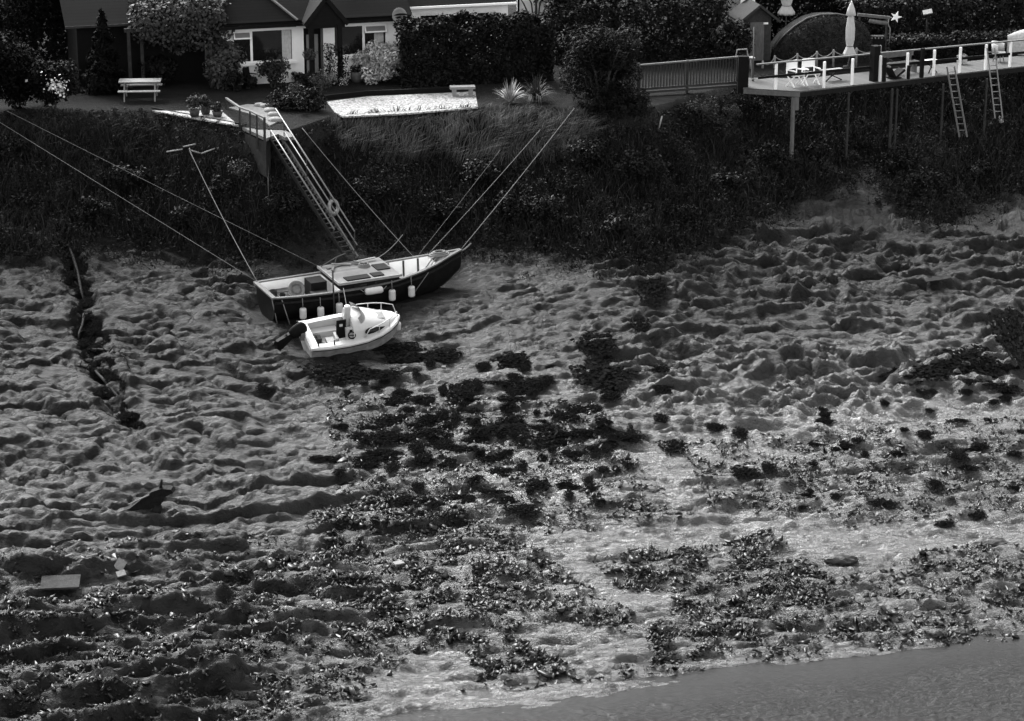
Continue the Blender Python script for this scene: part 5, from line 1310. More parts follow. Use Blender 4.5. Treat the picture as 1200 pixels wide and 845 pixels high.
# mossy curved shelter: a barrel shell of thatch with a pale rim
b = at_y(957, 66, 105.6); t = thing('mossy_shelter', 'rounded moss covered shelter with a pale rim curving behind the rope fence', 'shelter', (b.x, 105.6, 0))
prof = [(-1.95, .0), (-1.9, .45), (-1.55, .95), (-1.0, 1.45), (-.45, 1.8), (.1, 1.95), (.8, 1.98), (1.5, 1.85), (2.1, 1.5), (2.4, .9), (2.5, 0)]
vs = []; 
for x, z in prof: vs += [(x, 0, z), (x, .25, z - .01), (x * .93, 2.2, z * .86)]
n = 3; mb = MB(); mb.add(vs, [(i * n + k, i * n + k + 1, (i + 1) * n + k + 1, (i + 1) * n + k) for i in range(len(prof) - 1) for k in range(n - 1)], True)
mb.build('roof_shell', mat('moss', .03, .95, .5, 5, .8, bscale=18, spec=.03), t); mb = MB(); rs_ = (1, .93, .8, .6, .35, .05); npf = len(prof); mb.add([(x * q + .15 * (1 - q), .06 - 1.0 * math.sqrt(max(0, 1 - q * q)), max(z * q - .03, -.05)) for q in rs_ for x, z in prof], [(i * npf + k, i * npf + k + 1, (i + 1) * npf + k + 1, (i + 1) * npf + k) for i in range(len(rs_) - 1) for k in range(npf - 1)], True); mb.build('front_mound', mat('mossy_wall', .02, .95, .6, 3, .6, bscale=14, spec=.03), t)
MB().tube([(x, -.02, z + .01) for x, z in prof[1:8]], .035, 6).build('rim', 'greywood', t)
r_ = np.random.default_rng(5); i = r_.integers(0, 10, 2600); f = r_.random(2600); pa = np.array(prof); P = pa[i] * (1 - f)[:, None] + pa[i + 1] * f[:, None]; sc2 = r_.random(2600)
q2 = sc2 ** .5; P = np.stack([P[:, 0] * q2 + .15 * (1 - q2), .04 - np.sqrt(1 - q2 ** 2), P[:, 1] * q2], 1); V, F = leaf_geo(P, .09, .6, None, r_); np_obj('moss_tufts', V, F, 'lf_mid', t, lv=r_.uniform(.4, 1.3, 2600))
sh(858, 76, 1.7, 2.0, 5000, .13, 'lf_dark', 'dark rounded bush left of the boarded hut', K=20, cr=.4, z=0)
# barbecue shelter, lights, pinwheel, lamp
b = at_y(1027, 70, 105.5); t = thing('barbecue_cabinet', 'dark outdoor barbecue cabinet with a lit row of knobs under a small beam roof', 'barbecue', (b.x, 105.5, 0))
MB().box((0, .3, .5), (.62, .5, 1.0)).build('cabinet', 'black', t); MB().box((-.02, .02, 1.05), (.6, .06, .03)).build('shelf', 'greywood', t)
for k in range(4): MB().box((-.22 + .14 * k, .03, .95), (.05, .03, .06)).build('knob', 'litter', t)
for x in (-.75, .42): MB().bar((x, .3, 0), (x, .3, 1.85), .07).build('post', 'midwood', t)
MB().bar((-.85, .3, 1.92), (.55, .3, 1.78), .09, .12).build('beam', 'greywood', t); MB().tube([(-.35, .2, 1.66), (.4, .2, 1.55)], .09, 8).build('rolled_blind', 'greywood', t)
p = at_y(1050, 20, 106); t = thing('garden_spinner', 'white star shaped garden spinner on a bent stem beyond the deck', 'ornament', (p.x - .25, 106, 0))
MB().tube([(0, 0, 0), (.02, 0, p.z - .5), (-.08, 0, p.z - .3), (-.05, 0, p.z - .02), (.1, 0, p.z - .02)], .025, 6).build('stem', 'palewood', t)
vs = [(.25 + (.25 if k % 2 == 0 else .1) * math.cos(k * math.pi / 5), -.02, p.z + (.25 if k % 2 == 0 else .1) * math.sin(k * math.pi / 5)) for k in range(10)]; mb = MB(); mb.add(vs + [(v[0], .02, v[2]) for v in vs], [tuple(range(10)), tuple(range(10, 20))[::-1]] + [(k, (k + 1) % 10, (k + 1) % 10 + 10, k + 10) for k in range(10)]); mb.build('star', 'white', t)
p = at_y(1087, 14, 107); t = thing('solar_lamp', 'tilted pale square panel on a dark post in the shade beyond the deck', 'lamp', (p.x, 107, 0))
MB().tube([(0, 0, 0), (0, 0, p.z - .1)], .04, 6).build('post', 'darkwood', t); MB().box((0, 0, p.z), (.4, .35, .04), M4=Matrix.Rotation(R(20), 3, 'X') @ Matrix.Rotation(R(-14), 3, 'Y')).build('panel', 'litter', t); MB().box((0, .03, p.z - .12), (.34, .3, .08)).build('body', 'black', t)
b = dk(1196, 66); t = thing('covered_boat', 'pale rounded tarpaulin cover at the far right end of the deck', 'cover', (b.x + .45, b.y + .8, .25))
mb = MB(); rr = []
for i in range(9):
    x = -.9 + .25 * i; w2 = .55 * math.sin(math.pi * (i + .6) / 9.2); rr += [(x, -w2, 0), (x, -w2 * .9, .5), (x, -w2 * .5, .62 + w2 * .6), (x, 0, .7 + w2 * .65), (x, w2 * .5, .62 + w2 * .6), (x, w2 * .9, .5), (x, w2, 0)]
mb.add(rr, [(i * 7 + k, i * 7 + k + 1, i * 7 + 8 + k, i * 7 + 7 + k) for i in range(8) for k in range(6)], True); mb.build('cover', 'ringg', t)
MB().tube([(-.8, 0, .55), (1.0, 0, .9)], .02, 6).build('ridge_rope', 'rope', t)
for k in range(4): tag(None) if False else None
b = at_y(872, 66, dk(872, 95).y + .5); t = thing('lounge_frame', 'pale bent tube lounger frame on top of the fence end by the deck', 'chair', (b.x, b.y, DZ), (0, 0, .2))
MB().tube([(-.35, 0, .9), (-.3, 0, 1.2), (.1, 0, 1.22), (.15, 0, 1.0), (.2, 0, .85)], .03, 6).build('back_tube', 'palewood', t); MB().box((.15, 0, .86), (.55, .35, .05)).build('seat', 'palewood', t)
for x in (-.05, .35): MB().bar((x, 0, 0), (x, 0, .84), .05).build('leg', 'greywood', t)
# baluster fence to the left of the deck
fA, fB = at_y(748, 107, 97.6), at_y(866, 98, 98.9)
fA.z = H(fA.x, fA.y) if False else fA.z
t = thing('baluster_fence', 'weathered timber baluster fence between the feathery bush and the deck', 'fence', fA)
def fl(u, dz): return (fB - fA) * u + Vector((0, 0, dz))
for u in (0, .48, .985): MB().box(fl(u, .5) + Vector((0, .06, -.05)), (.11, .1, 1.35)).build('post', 'midwood', t)
MB().bar(fl(-.01, 1.05), fl(1.0, 1.1), .1, .06).build('top_rail', 'greywood', t); MB().bar(fl(0, .08), fl(1, .06), .06, .09).build('bottom_rail', 'midwood', t); MB().bar(fl(0, -.06), fl(1, -.08), .06, .09).build('kick_rail', 'midwood', t)
for k in range(34):
    u = (k + .5) / 34; MB().bar(fl(u, .1), fl(u, 1.04), .045, .03, up=(0, 1, 0)).build('baluster', 'midwood', t)
p = dk(871, 103); tag(MB().box((p.x, p.y + .2, .75), (.42, .22, 1.5)).build('gate_pier', 'black'), 'square black post where the baluster fence meets the deck', 'post')
p = at_y(883, 72, dk(883, 95).y); t = thing('boat_hook_pole', 'thin pale pole standing at the left end of the deck', 'pole', (p.x, p.y, DZ + .002)); MB().tube([(0, 0, 0), (-.02, 0, 2.2)], .025, 6).build('shaft', 'greywood', t); MB().lathe([(.05, 0), (.05, .1), (.025, .12)], n=8).build('foot', 'galv', t)

# ------------------------------------------------------------------ bank vegetation (nobody could count it)
def scatter_in(poly, dens, r_):
    xs = [p[0] for p in poly]; ys = [p[1] for p in poly]; x0, x1, y0, y1 = max(min(xs), -26), min(max(xs), 26), min(ys), max(ys)
    n = int((x1 - x0) * (y1 - y0) * dens); x = r_.uniform(x0, x1, n); y = r_.uniform(y0, y1, n); k = in_poly(x, y, poly); return x[k], y[k]
LIGHT = GP([(384, 139), (410, 136.5), (480, 132.8), (562, 127), (640, 131), (684, 131), (700, 165), (690, 190), (610, 196), (520, 190), (450, 198), (400, 178)])
r_ = np.random.default_rng(300)
x, y = scatter_in(LIGHT, 420, r_); z = ter(x, y); n = len(x)
k = fbm(x / .9, y / .5, 310, 3); keep = r_.random(n) < .45 + .9 * (k + .3); x, y, z, k = x[keep], y[keep], z[keep], k[keep]; n = len(x)
a = 1.2 + 2.6 * fbm(x / 2.2, y / 1.2, 311, 2) + r_.normal(0, .35, n); lean = np.stack([np.cos(a), np.sin(a) - .5, 0 * a], 1)
V, F = blades(np.stack([x, y, z], 1), r_.uniform(.4, .85, n) * (.45 + .55 * sst(.1, 1.2, seg_dist(x, y, GP(TOP_PIX)))), r_.uniform(.018, .035, n), lean, r_, .8)
lv = (1.5 + 1.6 * k) * r_.uniform(.6, 1.5, n)
tag(np_obj('long_grass', V, F, 'grass', lv=np.concatenate([lv, lv])), 'long pale windswept grass on the upper bank in front of the white gravel', 'grass', kind='stuff')
LEFTG = GP([(-80, 138), (100, 139), (178, 141), (232, 150), (285, 161), (300, 170), (280, 190), (180, 215), (90, 235), (30, 260), (-80, 270)])
x, y = scatter_in(LEFTG, 260, r_); z = ter(x, y); n = len(x); k = fbm(x / 1.1, y / .7, 320, 3); keep = r_.random(n) < .5 + .9 * k; x, y, z, k = x[keep], y[keep], z[keep], k[keep]; n = len(x)
a = r_.uniform(0, 6.28, n); lean = np.stack([np.cos(a) + .3, np.sin(a) - .4, 0 * a], 1)
V, F = blades(np.stack([x, y, z], 1), r_.uniform(.3, .75, n) * (.2 + .8 * sst(.1, 1.6, seg_dist(x, y, GP(TOP_PIX)))), r_.uniform(.018, .035, n), lean, r_, .7); lv = (.55 + .9 * k) * r_.uniform(.6, 1.4, n)
tag(np_obj('rough_grass', V, F, 'grass', lv=np.clip(np.concatenate([lv, lv]), .1, 2)), 'rough darker grass on the bank below the picnic table', 'grass', kind='stuff')
# weeds: stalks with leaves, in uneven stands
gap = in_poly
x, y = scatter_in(VEG, 34, r_)
kk = fbm(x / 1.5, y / 1.0, 330, 3); keep = (r_.random(len(x)) < .75 + .9 * kk) & ~(in_poly(x, y, LIGHT) & (r_.random(len(x)) < .93)) & ~(in_poly(x, y, LEFTG) & (r_.random(len(x)) < .6))
gx0 = np.array([gA0.x, gB0.x]); gy0 = np.array([gA0.y, gB0.y]); dg = seg_dist(x, y, [(gA0.x + .2, gA0.y), (gB0.x + .2, gB0.y)])
x, y, kk, dg = x[keep], y[keep], kk[keep], dg[keep]; n = len(x); z = ter(x, y)
ed = seg_dist(x, y, veg_edge); hgt = (.22 + .42 * sst(0, 1.2, ed)) * (.75 + .9 * sst(-.1, .5, fbm(x / 3.0, y / 2.0, 336, 3))) * r_.uniform(.55, 1.35, n) * (1 + .7 * kk); hgt = np.where(dg < .6, hgt * .45, hgt); topd = seg_dist(x, y, GP(TOP_PIX)); hgt = hgt * (.22 + .78 * sst(.1, 1.8, topd))
nl = 16; ii = np.repeat(np.arange(n), nl); f = r_.random(n * nl) ** .7
P = np.stack([x[ii] + r_.normal(0, .09, n * nl) * (1.2 - .6 * f), y[ii] + r_.normal(0, .09, n * nl) * (1.2 - .6 * f), z[ii] + hgt[ii] * f + .02], 1)
V, F = leaf_geo(P, .13, .35, None, r_, .3); k3 = fbm(x / 2.6, y / 1.4, 337, 3); lv = ((.9 + .8 * kk + 1.7 * k3)[ii] * r_.uniform(.5, 1.5, n * nl) * (1 + .0 * f)); spk = r_.random(n * nl) < .006; lv = np.where(spk, 5, lv)
tag(np_obj('bank_weeds', V, F, 'weed', lv=np.clip(lv, .15, 6)), 'dark tangle of weeds and nettles covering the bank above the mud', 'weeds', kind='stuff')
x, y = scatter_in(VEG, 60, r_); keep = ~in_poly(x, y, LIGHT); x, y = x[keep], y[keep]; n = len(x); z = ter(x, y); a = r_.uniform(0, 6.28, n); ed = seg_dist(x, y, veg_edge)
V, F = blades(np.stack([x, y, z], 1), r_.uniform(.35, .95, n) * (.4 + .6 * sst(0, 1, ed)) * (.15 + .85 * sst(.2, 1.8, seg_dist(x, y, GP(TOP_PIX)))), r_.uniform(.02, .04, n), np.stack([np.cos(a), np.sin(a), 0 * a], 1) * .5, r_, .3); lv = r_.uniform(.15, .75, n)
tag(np_obj('reed_stems', V, F, 'grass', lv=np.concatenate([lv, lv])), 'thin upright stems and reeds standing among the dark bank weeds', 'reeds', kind='stuff')
r_ = np.random.default_rng(345)
eg = np.array(veg_edge); q = r_.random(420) * (len(eg) - 1); i0 = q.astype(int); fr = (q - i0)[:, None]; E = eg[i0] * (1 - fr) + eg[i0 + 1] * fr
E = E + np.stack([r_.normal(0, .5, 420), -np.abs(r_.normal(0, .75, 420)) + .3], 1); ii = np.repeat(np.arange(420), 34); rr = r_.uniform(.08, .3, 420)[ii]
P = np.stack([E[ii, 0] + r_.normal(0, 1, len(ii)) * rr * 1.3, E[ii, 1] + r_.normal(0, 1, len(ii)) * rr, np.zeros(len(ii))], 1); P[:, 2] = ter(P[:, 0], P[:, 1]) + np.abs(r_.normal(0, .8, len(ii))) * rr
V, F = leaf_geo(P, .12, .4, None, r_); tag(np_obj('edge_weeds', V, F, 'weed', lv=r_.uniform(.2, 1.3, len(ii))), 'ragged fringe of low weeds spilling from the bank onto the mud', 'weeds', kind='stuff')
BR = [(30, 250), (110, 262), (150, 225), (215, 270), (250, 240), (430, 250), (520, 262), (600, 262), (655, 270), (720, 285), (750, 215), (800, 262), (850, 230), (905, 205), (950, 190), (1050, 205), (1090, 235), (1150, 215), (690, 200), (560, 230), (20, 190), (330, 262)]
for k, (px, py) in enumerate(BR):
    b = G(px, py); rr = .55 + .45 * ((k * 37) % 11) / 11; shrub('bramble_mound', 'low dark bramble mound among the weeds on the bank', 'shrub', b, (rr * 1.2, rr * .8, rr * .62), 1500, .13, 'lf_dark', 12, .45, .55, 800 + k, group='bramble mounds on the bank', stem=False)
# pale tangles
for (px, py, w2, h, n, lab) in ((282, 210, 1.3, .6, 500, 'pale scraggy weed patch under the landing pier'), (822, 140, 1.6, .8, 1100, 'pale tangled shrub on the bank under the baluster fence'), (855, 142, 1.0, .7, 600, 'pale tangled growth just left of the deck stilts')):
    b = G(px, py); shrub('bramble', lab, 'shrub', b, (w2 / 2, w2 / 3, h / 2), n, .1, 'lf_light', 10, .5, .4, int(px))
b = G(771, 153); tp = at_y(776, 136, b.y + .1); tag(MB().tube([b - Vector((0, 0, .1)), tp], .03, 6).build('stake', 'palewood'), 'short pale leaning stake in the dark scrub below the baluster fence', 'stake')

# ------------------------------------------------------------------ things on the mud
# bladder wrack: small mats of flat fronds
def wrack_mesh(seed, n=900):
    r_ = np.random.default_rng(seed); q = unit(r_.normal(size=(n, 3))); rad = r_.random(n) ** .5
    P = np.stack([q[:, 0] * rad, q[:, 1] * rad, np.abs(r_.normal(0, .16, n)) * (1.1 - rad) + .02], 1); an = np.arctan2(P[:, 1], P[:, 0]); P[:, :2] *= (.9 + .3 * pn(1.3 * np.cos(an) + seed, 1.3 * np.sin(an), seed) + .2 * pn(3 * np.cos(an), 3 * np.sin(an) + seed, seed))[:, None]
    V, F = leaf_geo(P, .17, .6, np.array([[0, 0, .9]]), r_); return V, F, r_.uniform(.5, 1.6, len(P))
WM = []
for k in range(6):
    V, F, lv = wrack_mesh(900 + k); V[:, 2] = np.maximum(V[:, 2], -.06); o = np_obj('seaweed_clump', V, F, 'wrack', lv=lv); WM.append(o.data); bpy.data.objects.remove(o)
def wrack(px, py, wpx, hpx, label, group='seaweed clumps on the mud'):
    b = G(px, py); s = wpx / 35.0 / 2; d = hpx / 35.0 / .5 / 2
    o = bpy.data.objects.new('seaweed_clump', random.choice(WM)); COL.objects.link(o); o.location = (b.x, b.y, b.z + .05)
    ex = 1.1; gx_ = (H(b.x + ex, b.y) - H(b.x - ex, b.y)) / (2 * ex); gy_ = (H(b.x, b.y + ex) - H(b.x, b.y - ex)) / (2 * ex)
    nrm = Vector((-gx_, -gy_, 1)).normalized(); o.rotation_euler = Vector((0, 0, 1)).rotation_difference(nrm).to_euler(); o.scale = (s, d, min(s, d) * .3 + .12)
    return tag(o, label, 'seaweed', group)
BIG = [(712, 440, 85, 60, 'largest black seaweed mass, standing out in the middle of the mud'), (700, 405, 60, 34, 'big black seaweed mass on top of the largest one'), (765, 345, 50, 44, 'dark seaweed clump high on the mud below the weeds right of centre'), (752, 385, 30, 26, 'dark seaweed between the high clump and the largest mass'),
       (1075, 440, 95, 36, 'wide black seaweed bed on the right, nearest the middle of the picture'), (1140, 430, 90, 44, 'black seaweed bed at the right between two others'), (1190, 400, 60, 90, 'tall black seaweed patch at the right edge of the mud'), (1175, 455, 60, 20, 'low black seaweed strip under the tall right edge patch'),
       (545, 465, 56, 40, 'black seaweed clump below the bow of the motorboat, tallest in its cluster'), (600, 425, 56, 24, 'flat black seaweed clump between the motorboat and the largest mass'), (395, 440, 85, 34, 'black seaweed whose colour also paints the shadow on the mud directly below the motorboat stern'), (470, 412, 70, 22, 'black seaweed strip below the motorboat bow'),  # clump below the motorboat stern also paints the mud shadow black
       (520, 418, 66, 20, 'black seaweed strip just right of the one under the motorboat bow'), (605, 458, 40, 22, 'black seaweed clump left of the largest mass, upper'), (640, 515, 56, 36, 'black seaweed clump below the largest mass'), (590, 505, 60, 22, 'black seaweed clump in the centre of the lower cluster'), (480, 420, 50, 18, 'black seaweed scrap at the edge of the motorboat shadow'),
       (740, 515, 40, 16, 'black seaweed clump with a sharp outline on the bright mud right of centre'), (790, 527, 38, 22, 'round black seaweed clump on the bright mud, larger of two'), (868, 510, 26, 16, 'small round black seaweed clump on bright mud'), (838, 503, 30, 12, 'flat little black seaweed clump on bright mud'), (775, 492, 20, 12, 'tiny black seaweed clump above the bright mud'),
       (872, 556, 40, 18, 'black seaweed clump right of centre on the lower shore'), (900, 550, 20, 14, 'small black seaweed clump beside the lower shore one'), (1035, 592, 30, 16, 'black rock like seaweed clump on the lower right shore'), (1145, 606, 26, 16, 'black seaweed clump near the right edge on the lower shore'), (1125, 540, 26, 22, 'black seaweed clump below the right seaweed beds'), (1085, 512, 30, 12, 'thin black seaweed clump below the wide right bed'), (310, 460, 26, 14, 'lone black seaweed clump on the mud left below the motorboat')]
for a in BIG: wrack(*a)
r_ = np.random.default_rng(44)
for k in range(170):
    px = r_.normal(560, 105); py = r_.normal(500, 52)
    if not (380 < px < 800 and 415 < py < 640): continue
    wrack(px, py, 12 + 40 * r_.random() ** 1.6, r_.uniform(6, 18), 'small black seaweed scrap among many strewn across the middle of the mud', 'scattered seaweed scraps')
for k in range(42):
    px = r_.uniform(930, 1200); py = 470 + abs(r_.normal(0, 75)) - 40 * (px > 1060)
    if py < 700: wrack(px, py, r_.uniform(10, 30), r_.uniform(6, 12), 'small black seaweed scrap strewn over the right hand shore', 'seaweed scraps on the right shore')
# dark growth and flotsam lodged in the gully
rg = np.random.default_rng(71)
for k in range(54):
    u = rg.random() ** .9; i = min(int(u * (len(GULLY) - 1)), len(GULLY) - 2); f = u * (len(GULLY) - 1) - i
    px = GULLY[i][0] * (1 - f) + GULLY[i + 1][0] * f + rg.normal(0, 10); py = GULLY[i][1] * (1 - f) + GULLY[i + 1][1] * f
    if k < 54: wrack(px, max(py, 312), rg.uniform(8, 26), rg.uniform(8, 20), 'black weed lodged in the narrow gully running down the left mud', 'weed in the gully')
for (a, b2, c, d, rr, lab) in ((98, 372, 92, 400, .05, 'dark upright driftwood branch at the left side of the gully'), (104, 415, 148, 420, .055, 'dark driftwood branch lying across the gully to the right'), (128, 418, 133, 405, .035, 'short driftwood twig standing on the branch across the gully'), (88, 433, 112, 440, .05, 'dark driftwood stub poking left from the gully'), (112, 440, 160, 500, .06, 'long wet driftwood log lying down the lower gully'), (80, 292, 100, 360, .055, 'pale edged driftwood log lying in the upper gully'), (142, 420, 152, 434, .03, 'thin bent twig at the end of the branch across the gully')):
    p, q = G(a, b2), G(c, d); p = p + Vector((0, 0, .12)); q = q + Vector((0, 0, .06)); mm = p.lerp(q, .5) + Vector((.05, .02, .05))
    mb = MB(); mb.tube([p, p.lerp(mm, .5) + Vector((.02, 0, .02)), mm, mm.lerp(q, .55) - Vector((.03, 0, 0)), q], [rr * .7, rr, rr * .9, rr, rr * .5], 7)
    if rr > .045:
        for s in range(3):
            e = p.lerp(q, .25 + .25 * s); mb.tube([e, e + Vector((random.uniform(-.25, .25), random.uniform(-.1, .1), random.uniform(.1, .28)))], [rr * .5, rr * .2], 5)
    tag(mb.build('driftwood', 'wood_wet'), lab, 'driftwood')
# black wreckage at the lower left: a bent board on a stump
b = G(178, 598); t = thing('wreck_fragment', 'black jagged wreck timber like a crouching bird with a pale edge, on the left mud', 'wreckage', b)
sl = 38.0
def wp(px, py, dy=0): return at_y(px, py, b.y + dy) - b
mb = MB(); out = [(140, 600), (152, 596), (166, 585), (177, 577), (188, 573), (200, 574), (203, 578), (192, 583), (188, 592), (176, 597), (160, 598)]
vs = [wp(*q) for q in out]; n = len(vs); mb.add(vs + [v + Vector((.05, .28, .02)) for v in vs], [tuple(range(n)), tuple(range(n, 2 * n))[::-1]] + [(i, (i + 1) % n, (i + 1) % n + n, i + n) for i in range(n)]); mb.build('plank', 'wood_wet', t)
mb = MB(); mb.tube([wp(188, 575, .1), wp(189.5, 562, .12)], [.06, .035], 7); mb.build('stub', 'wood_wet', t)
mb = MB(); mb.bar(wp(151, 591, -.05), wp(175, 580, -.05), .05, .03); mb.build('pale_edge', 'conc', t)
mb = MB(); mb.tube([wp(185, 592, .05), wp(182, 606, 0), wp(178, 612, -.1)], [.14, .17, .12], 8); mb.build('stump', 'wood_wet', t)
# boards and litter
def board(px, py, sx, sy, th, rz, mt, lab, nm='board', cat='board', tilt=.0):
    p = G(px, py); ex = .35; gy_ = (H(p.x, p.y + ex) - H(p.x, p.y - ex)) / (2 * ex)
    q = Matrix.Rotation(math.atan(gy_) + tilt, 3, 'X') @ Matrix.Rotation(rz, 3, 'Z'); mb = MB(); mb.box(p + Vector((0, 0, .06)), (sx, sy, th), M4=q); return tag(mb.build(nm, mt), lab, cat)
board(71, 686, 1.1, .85, .06, .1, 'slab', 'grey rectangular slab lying flat on the lower left mud', 'slab', 'slab', .12)
board(141, 664, .28, .32, .05, -.5, 'litter', 'pale square block tilted up on the lower left mud', 'block', 'litter', .7); board(142, 675, .26, .22, .04, .4, 'litter', 'pale flat scrap just below the tilted square block', 'scrap', 'litter')
LIT = [(81, 654, .24, .04, .5, 'thin pale strip on the lower left mud, above the grey slab'), (108, 659, .34, .04, .3, 'thin pale strip pointing at the tilted square block'), (80, 673, .06, .12, .2, 'tiny white scrap at the top corner of the grey slab'), (233, 754, .28, .16, .2, 'bright white litter scrap in the dark lower left debris'), (386, 636, .4, .05, 0, 'pale stick on the mud left of the central rubble'), (467, 662, .3, .22, .5, 'round pale stone like scrap above the central rubble'), (1097, 335, .9, .2, .25, 'pale smooth plank half sunk in the upper right mud'), (985, 205, .2, .1, .3, 'white litter scrap at the head of the mud tongue'), (1136, 219, .28, .12, -.3, 'white litter scrap in the weeds right of the mud tongue'), (1075, 425, .16, .1, .4, 'white scrap on the wide right seaweed bed'), (10, 270, .5, .05, .0, 'pale stick among the dark weeds at the left edge'), (520, 432, .14, .08, .1, 'white scrap beside the seaweed below the motorboat bow'), (447, 466, .16, .1, .6, 'white scrap on the mud below the motorboat stern')]
for (px, py, sx, sy, rz, lab) in LIT: board(px, py, sx, sy, .04, rz, 'litter' if px != 1097 else 'slab', lab, 'scrap', 'litter')
for (px, py, r0, lab) in ((1172, 154, .11, 'white round float in the dark weeds under the right ladder'), (1170, 150, .05, 'tiny white float just above the round one under the right ladder')):
    p = G(px, py) + Vector((0, -.1, .45)); mb = MB(); mb.lathe([(r0 * math.sin(a) + .002, -r0 * math.cos(a)) for a in np.linspace(0, math.pi, 9)], p, 12); mb.torus(p + Vector((0, 0, r0)), r0 * .3, .015, (1, 0, 0), 8, 5); tag(mb.build('float', 'gel'), lab, 'float')
# dark boulders on the lower right shore
def rock(px, py, s, lab, name='boulder', cat='boulder', sx=1.3, sy=.8, sz=.55, seed=0, mt='rock'):
    p = G(px, py); bm = bmesh.new(); bmesh.ops.create_icosphere(bm, subdivisions=3, radius=1); a = np.array([v.co[:] for v in bm.verts])
    k = 1 + .45 * ridged(a[:, 0] * 1.2 + a[:, 2] + px, a[:, 1] * 1.2 - a[:, 2], 5 + seed, 3) - .3 + .12 * fbm(a[:, 0] * 4 + px, a[:, 1] * 4 + 3 * a[:, 2], 9, 2)
    mb = MB(); mb.add([(p.x + v[0] * q * s * sx, p.y + v[1] * q * s * sy, p.z + .05 + max(v[2], -.5) * q * s * sz) for v, q in zip(a, k)], [[v.index for v in f.verts] for f in bm.faces]); bm.free()
    return tag(mb.build(name, mt), lab, cat)
M['rock'] = mat('wet_rock', .022, .5, .5, 7, .6, bscale=25)
for (px, py, s, lab) in ((1160, 640, .36, 'long dark boulder on the lower right shore'), (898, 745, .2, 'dark boulder at the edge of the rubble above the water'), (1098, 745, .24, 'dark boulder at the water edge, left of two'), (1122, 744, .26, 'dark boulder at the water edge, right of two'), (985, 658, .34, 'dark broken block on the lower right mud, above the rubble')): rock(px, py, s, lab, sx=1.5 if px in (1160, 985) else 1.1)
for (px, py, lab) in ((104, 425, 'pale stone in the gully, upper of two'), (116, 434, 'pale stone in the gully, lower of two'), (104, 368, 'grey stone at the bend of the upper gully')):
    p = G(px, py); s = .13; rock(px, py, .12, lab, 'stone', 'stone', mt='slab', seed=px)
# rubble of flat stones and leaf like chips
AX, AY, AS = [], [], []
r_ = np.random.default_rng(500)
for poly, den, sc in RUB:
    x, y = scatter_in(GP(poly), den * 7.5, r_); k = fbm(x / 1.1, y / .6, 511, 4); keep = r_.random(len(x)) < np.clip(.42 + 1.7 * k, .02, 1)
    AX.append(x[keep]); AY.append(y[keep]); AS.append(np.full(keep.sum(), sc))
x, y, s = np.concatenate(AX), np.concatenate(AY), np.concatenate(AS); n = len(x); z = ter(x, y)
size = .03 + .12 * r_.random(n) ** 3.2; size = size * s * np.where(r_.random(n) < .04, 1.7, 1)
# each chip: a bent irregular six-sided plate with thickness
ang = np.sort(r_.uniform(0, 2 * np.pi, (n, 6)), 1); rad = r_.uniform(.35, 1.35, (n, 6)) * size[:, None]; asp_ = r_.uniform(.3, .8, n)
lx, ly = np.cos(ang) * rad, np.sin(ang) * rad * asp_[:, None]
nrm = r_.normal(0, .75, (n, 3)); nrm[:, 2] = 1; nrm = unit(nrm); t1 = unit(np.cross(nrm, r_.normal(size=(n, 3)))); t2 = np.cross(nrm, t1)
bend = (lx ** 2) * r_.uniform(-3.5, 3.5, n)[:, None]; th = size * r_.uniform(.06, .26, n)
C0 = np.stack([x, y, z + size * .25], 1)
top = C0[:, None, :] + t1[:, None, :] * lx[:, :, None] + t2[:, None, :] * ly[:, :, None] + nrm[:, None, :] * (bend + th[:, None])[:, :, None]
bot = C0[:, None, :] + t1[:, None, :] * lx[:, :, None] * .85 + t2[:, None, :] * ly[:, :, None] * .85 + nrm[:, None, :] * (bend - th[:, None])[:, :, None]
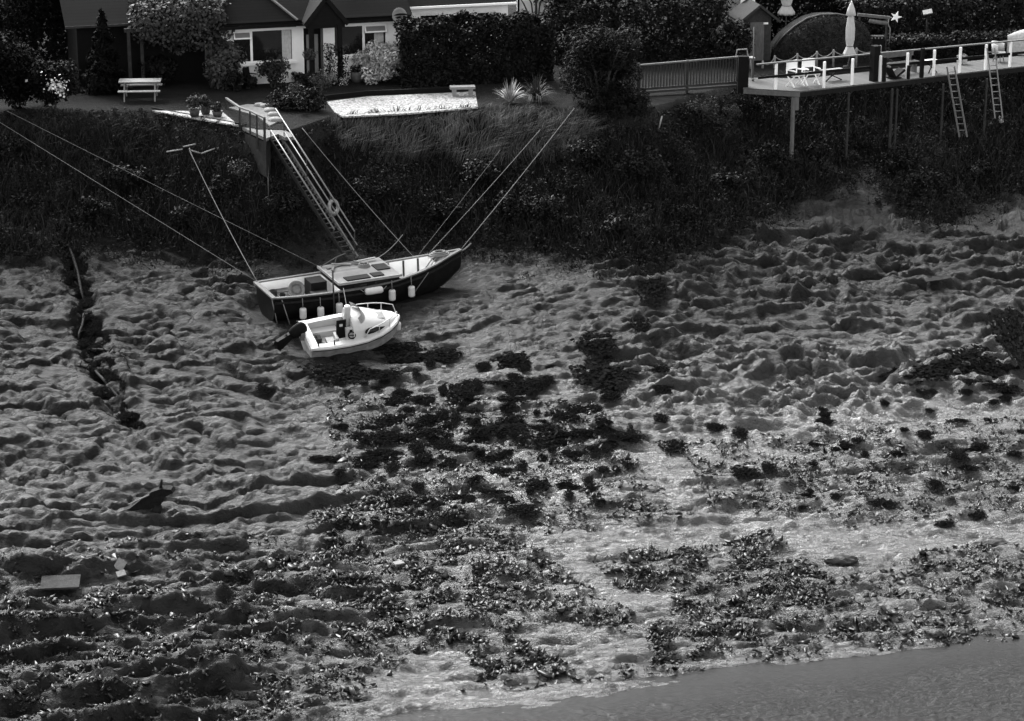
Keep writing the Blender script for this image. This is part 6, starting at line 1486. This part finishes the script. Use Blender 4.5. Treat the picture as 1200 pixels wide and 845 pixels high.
V = np.concatenate([top, bot], 1).reshape(-1, 3); o12 = (np.arange(n) * 12)[:, None]
F = np.concatenate([o12 + [0, 1, 2, 3], o12 + [0, 3, 4, 5]] + [o12 + [k, k + 6, (k + 1) % 6 + 6, (k + 1) % 6] for k in range(6)], 0)
lv1 = r_.choice([.2, .45, .9, 2.0, 4.5], n, p=[.36, .28, .2, .11, .05]) * r_.uniform(.7, 1.3, n)
tag(np_obj('rubble', V, F, 'rub', lv=np.tile(lv1, 8)), 'wet flat stones, shells and leaf litter strewn in drifts over the lower mud', 'rubble', kind='stuff')
print('CHIPS', n)
# ------------------------------------------------------------------ world, sun, colour
SUN_EL, SUN_AZ = R(40), R(-28)        # azimuth measured from +Y towards +X : a bright veiled sun beyond the bank, left of the view
w = bpy.data.worlds.new('World'); scene.world = w; w.use_nodes = True
nt = w.node_tree; bg = nt.nodes['Background']
sky = nt.nodes.new('ShaderNodeTexSky'); sky.sky_type = 'NISHITA'; sky.sun_disc = False
sky.sun_elevation = SUN_EL; sky.sun_rotation = SUN_AZ
sky.air_density = 1.2; sky.dust_density = 3.0
bw = nt.nodes.new('ShaderNodeRGBToBW'); nt.links.new(sky.outputs[0], bw.inputs[0])
nt.links.new(bw.outputs[0], bg.inputs['Color']); bg.inputs['Strength'].default_value = .15
sd = bpy.data.lights.new('sun', 'SUN'); so = bpy.data.objects.new('sun', sd); COL.objects.link(so)
sd.energy = 1.5; sd.angle = R(22); sd.color = (1, 1, 1)
dirv = Vector((math.sin(SUN_AZ) * math.cos(SUN_EL), math.cos(SUN_AZ) * math.cos(SUN_EL), math.sin(SUN_EL)))
so.rotation_euler = dirv.to_track_quat('Z', 'Y').to_euler(); so.location = dirv * 60 + Vector((0, 80, 0))
scene.view_settings.view_transform = 'Standard'; scene.view_settings.look = 'None'
scene.view_settings.exposure = 2.0; scene.view_settings.gamma = 1; scene.view_settings.use_curve_mapping = False
scene.render.engine = 'CYCLES'
scene.cycles.max_bounces = 5; scene.cycles.diffuse_bounces = 2; scene.cycles.glossy_bounces = 2
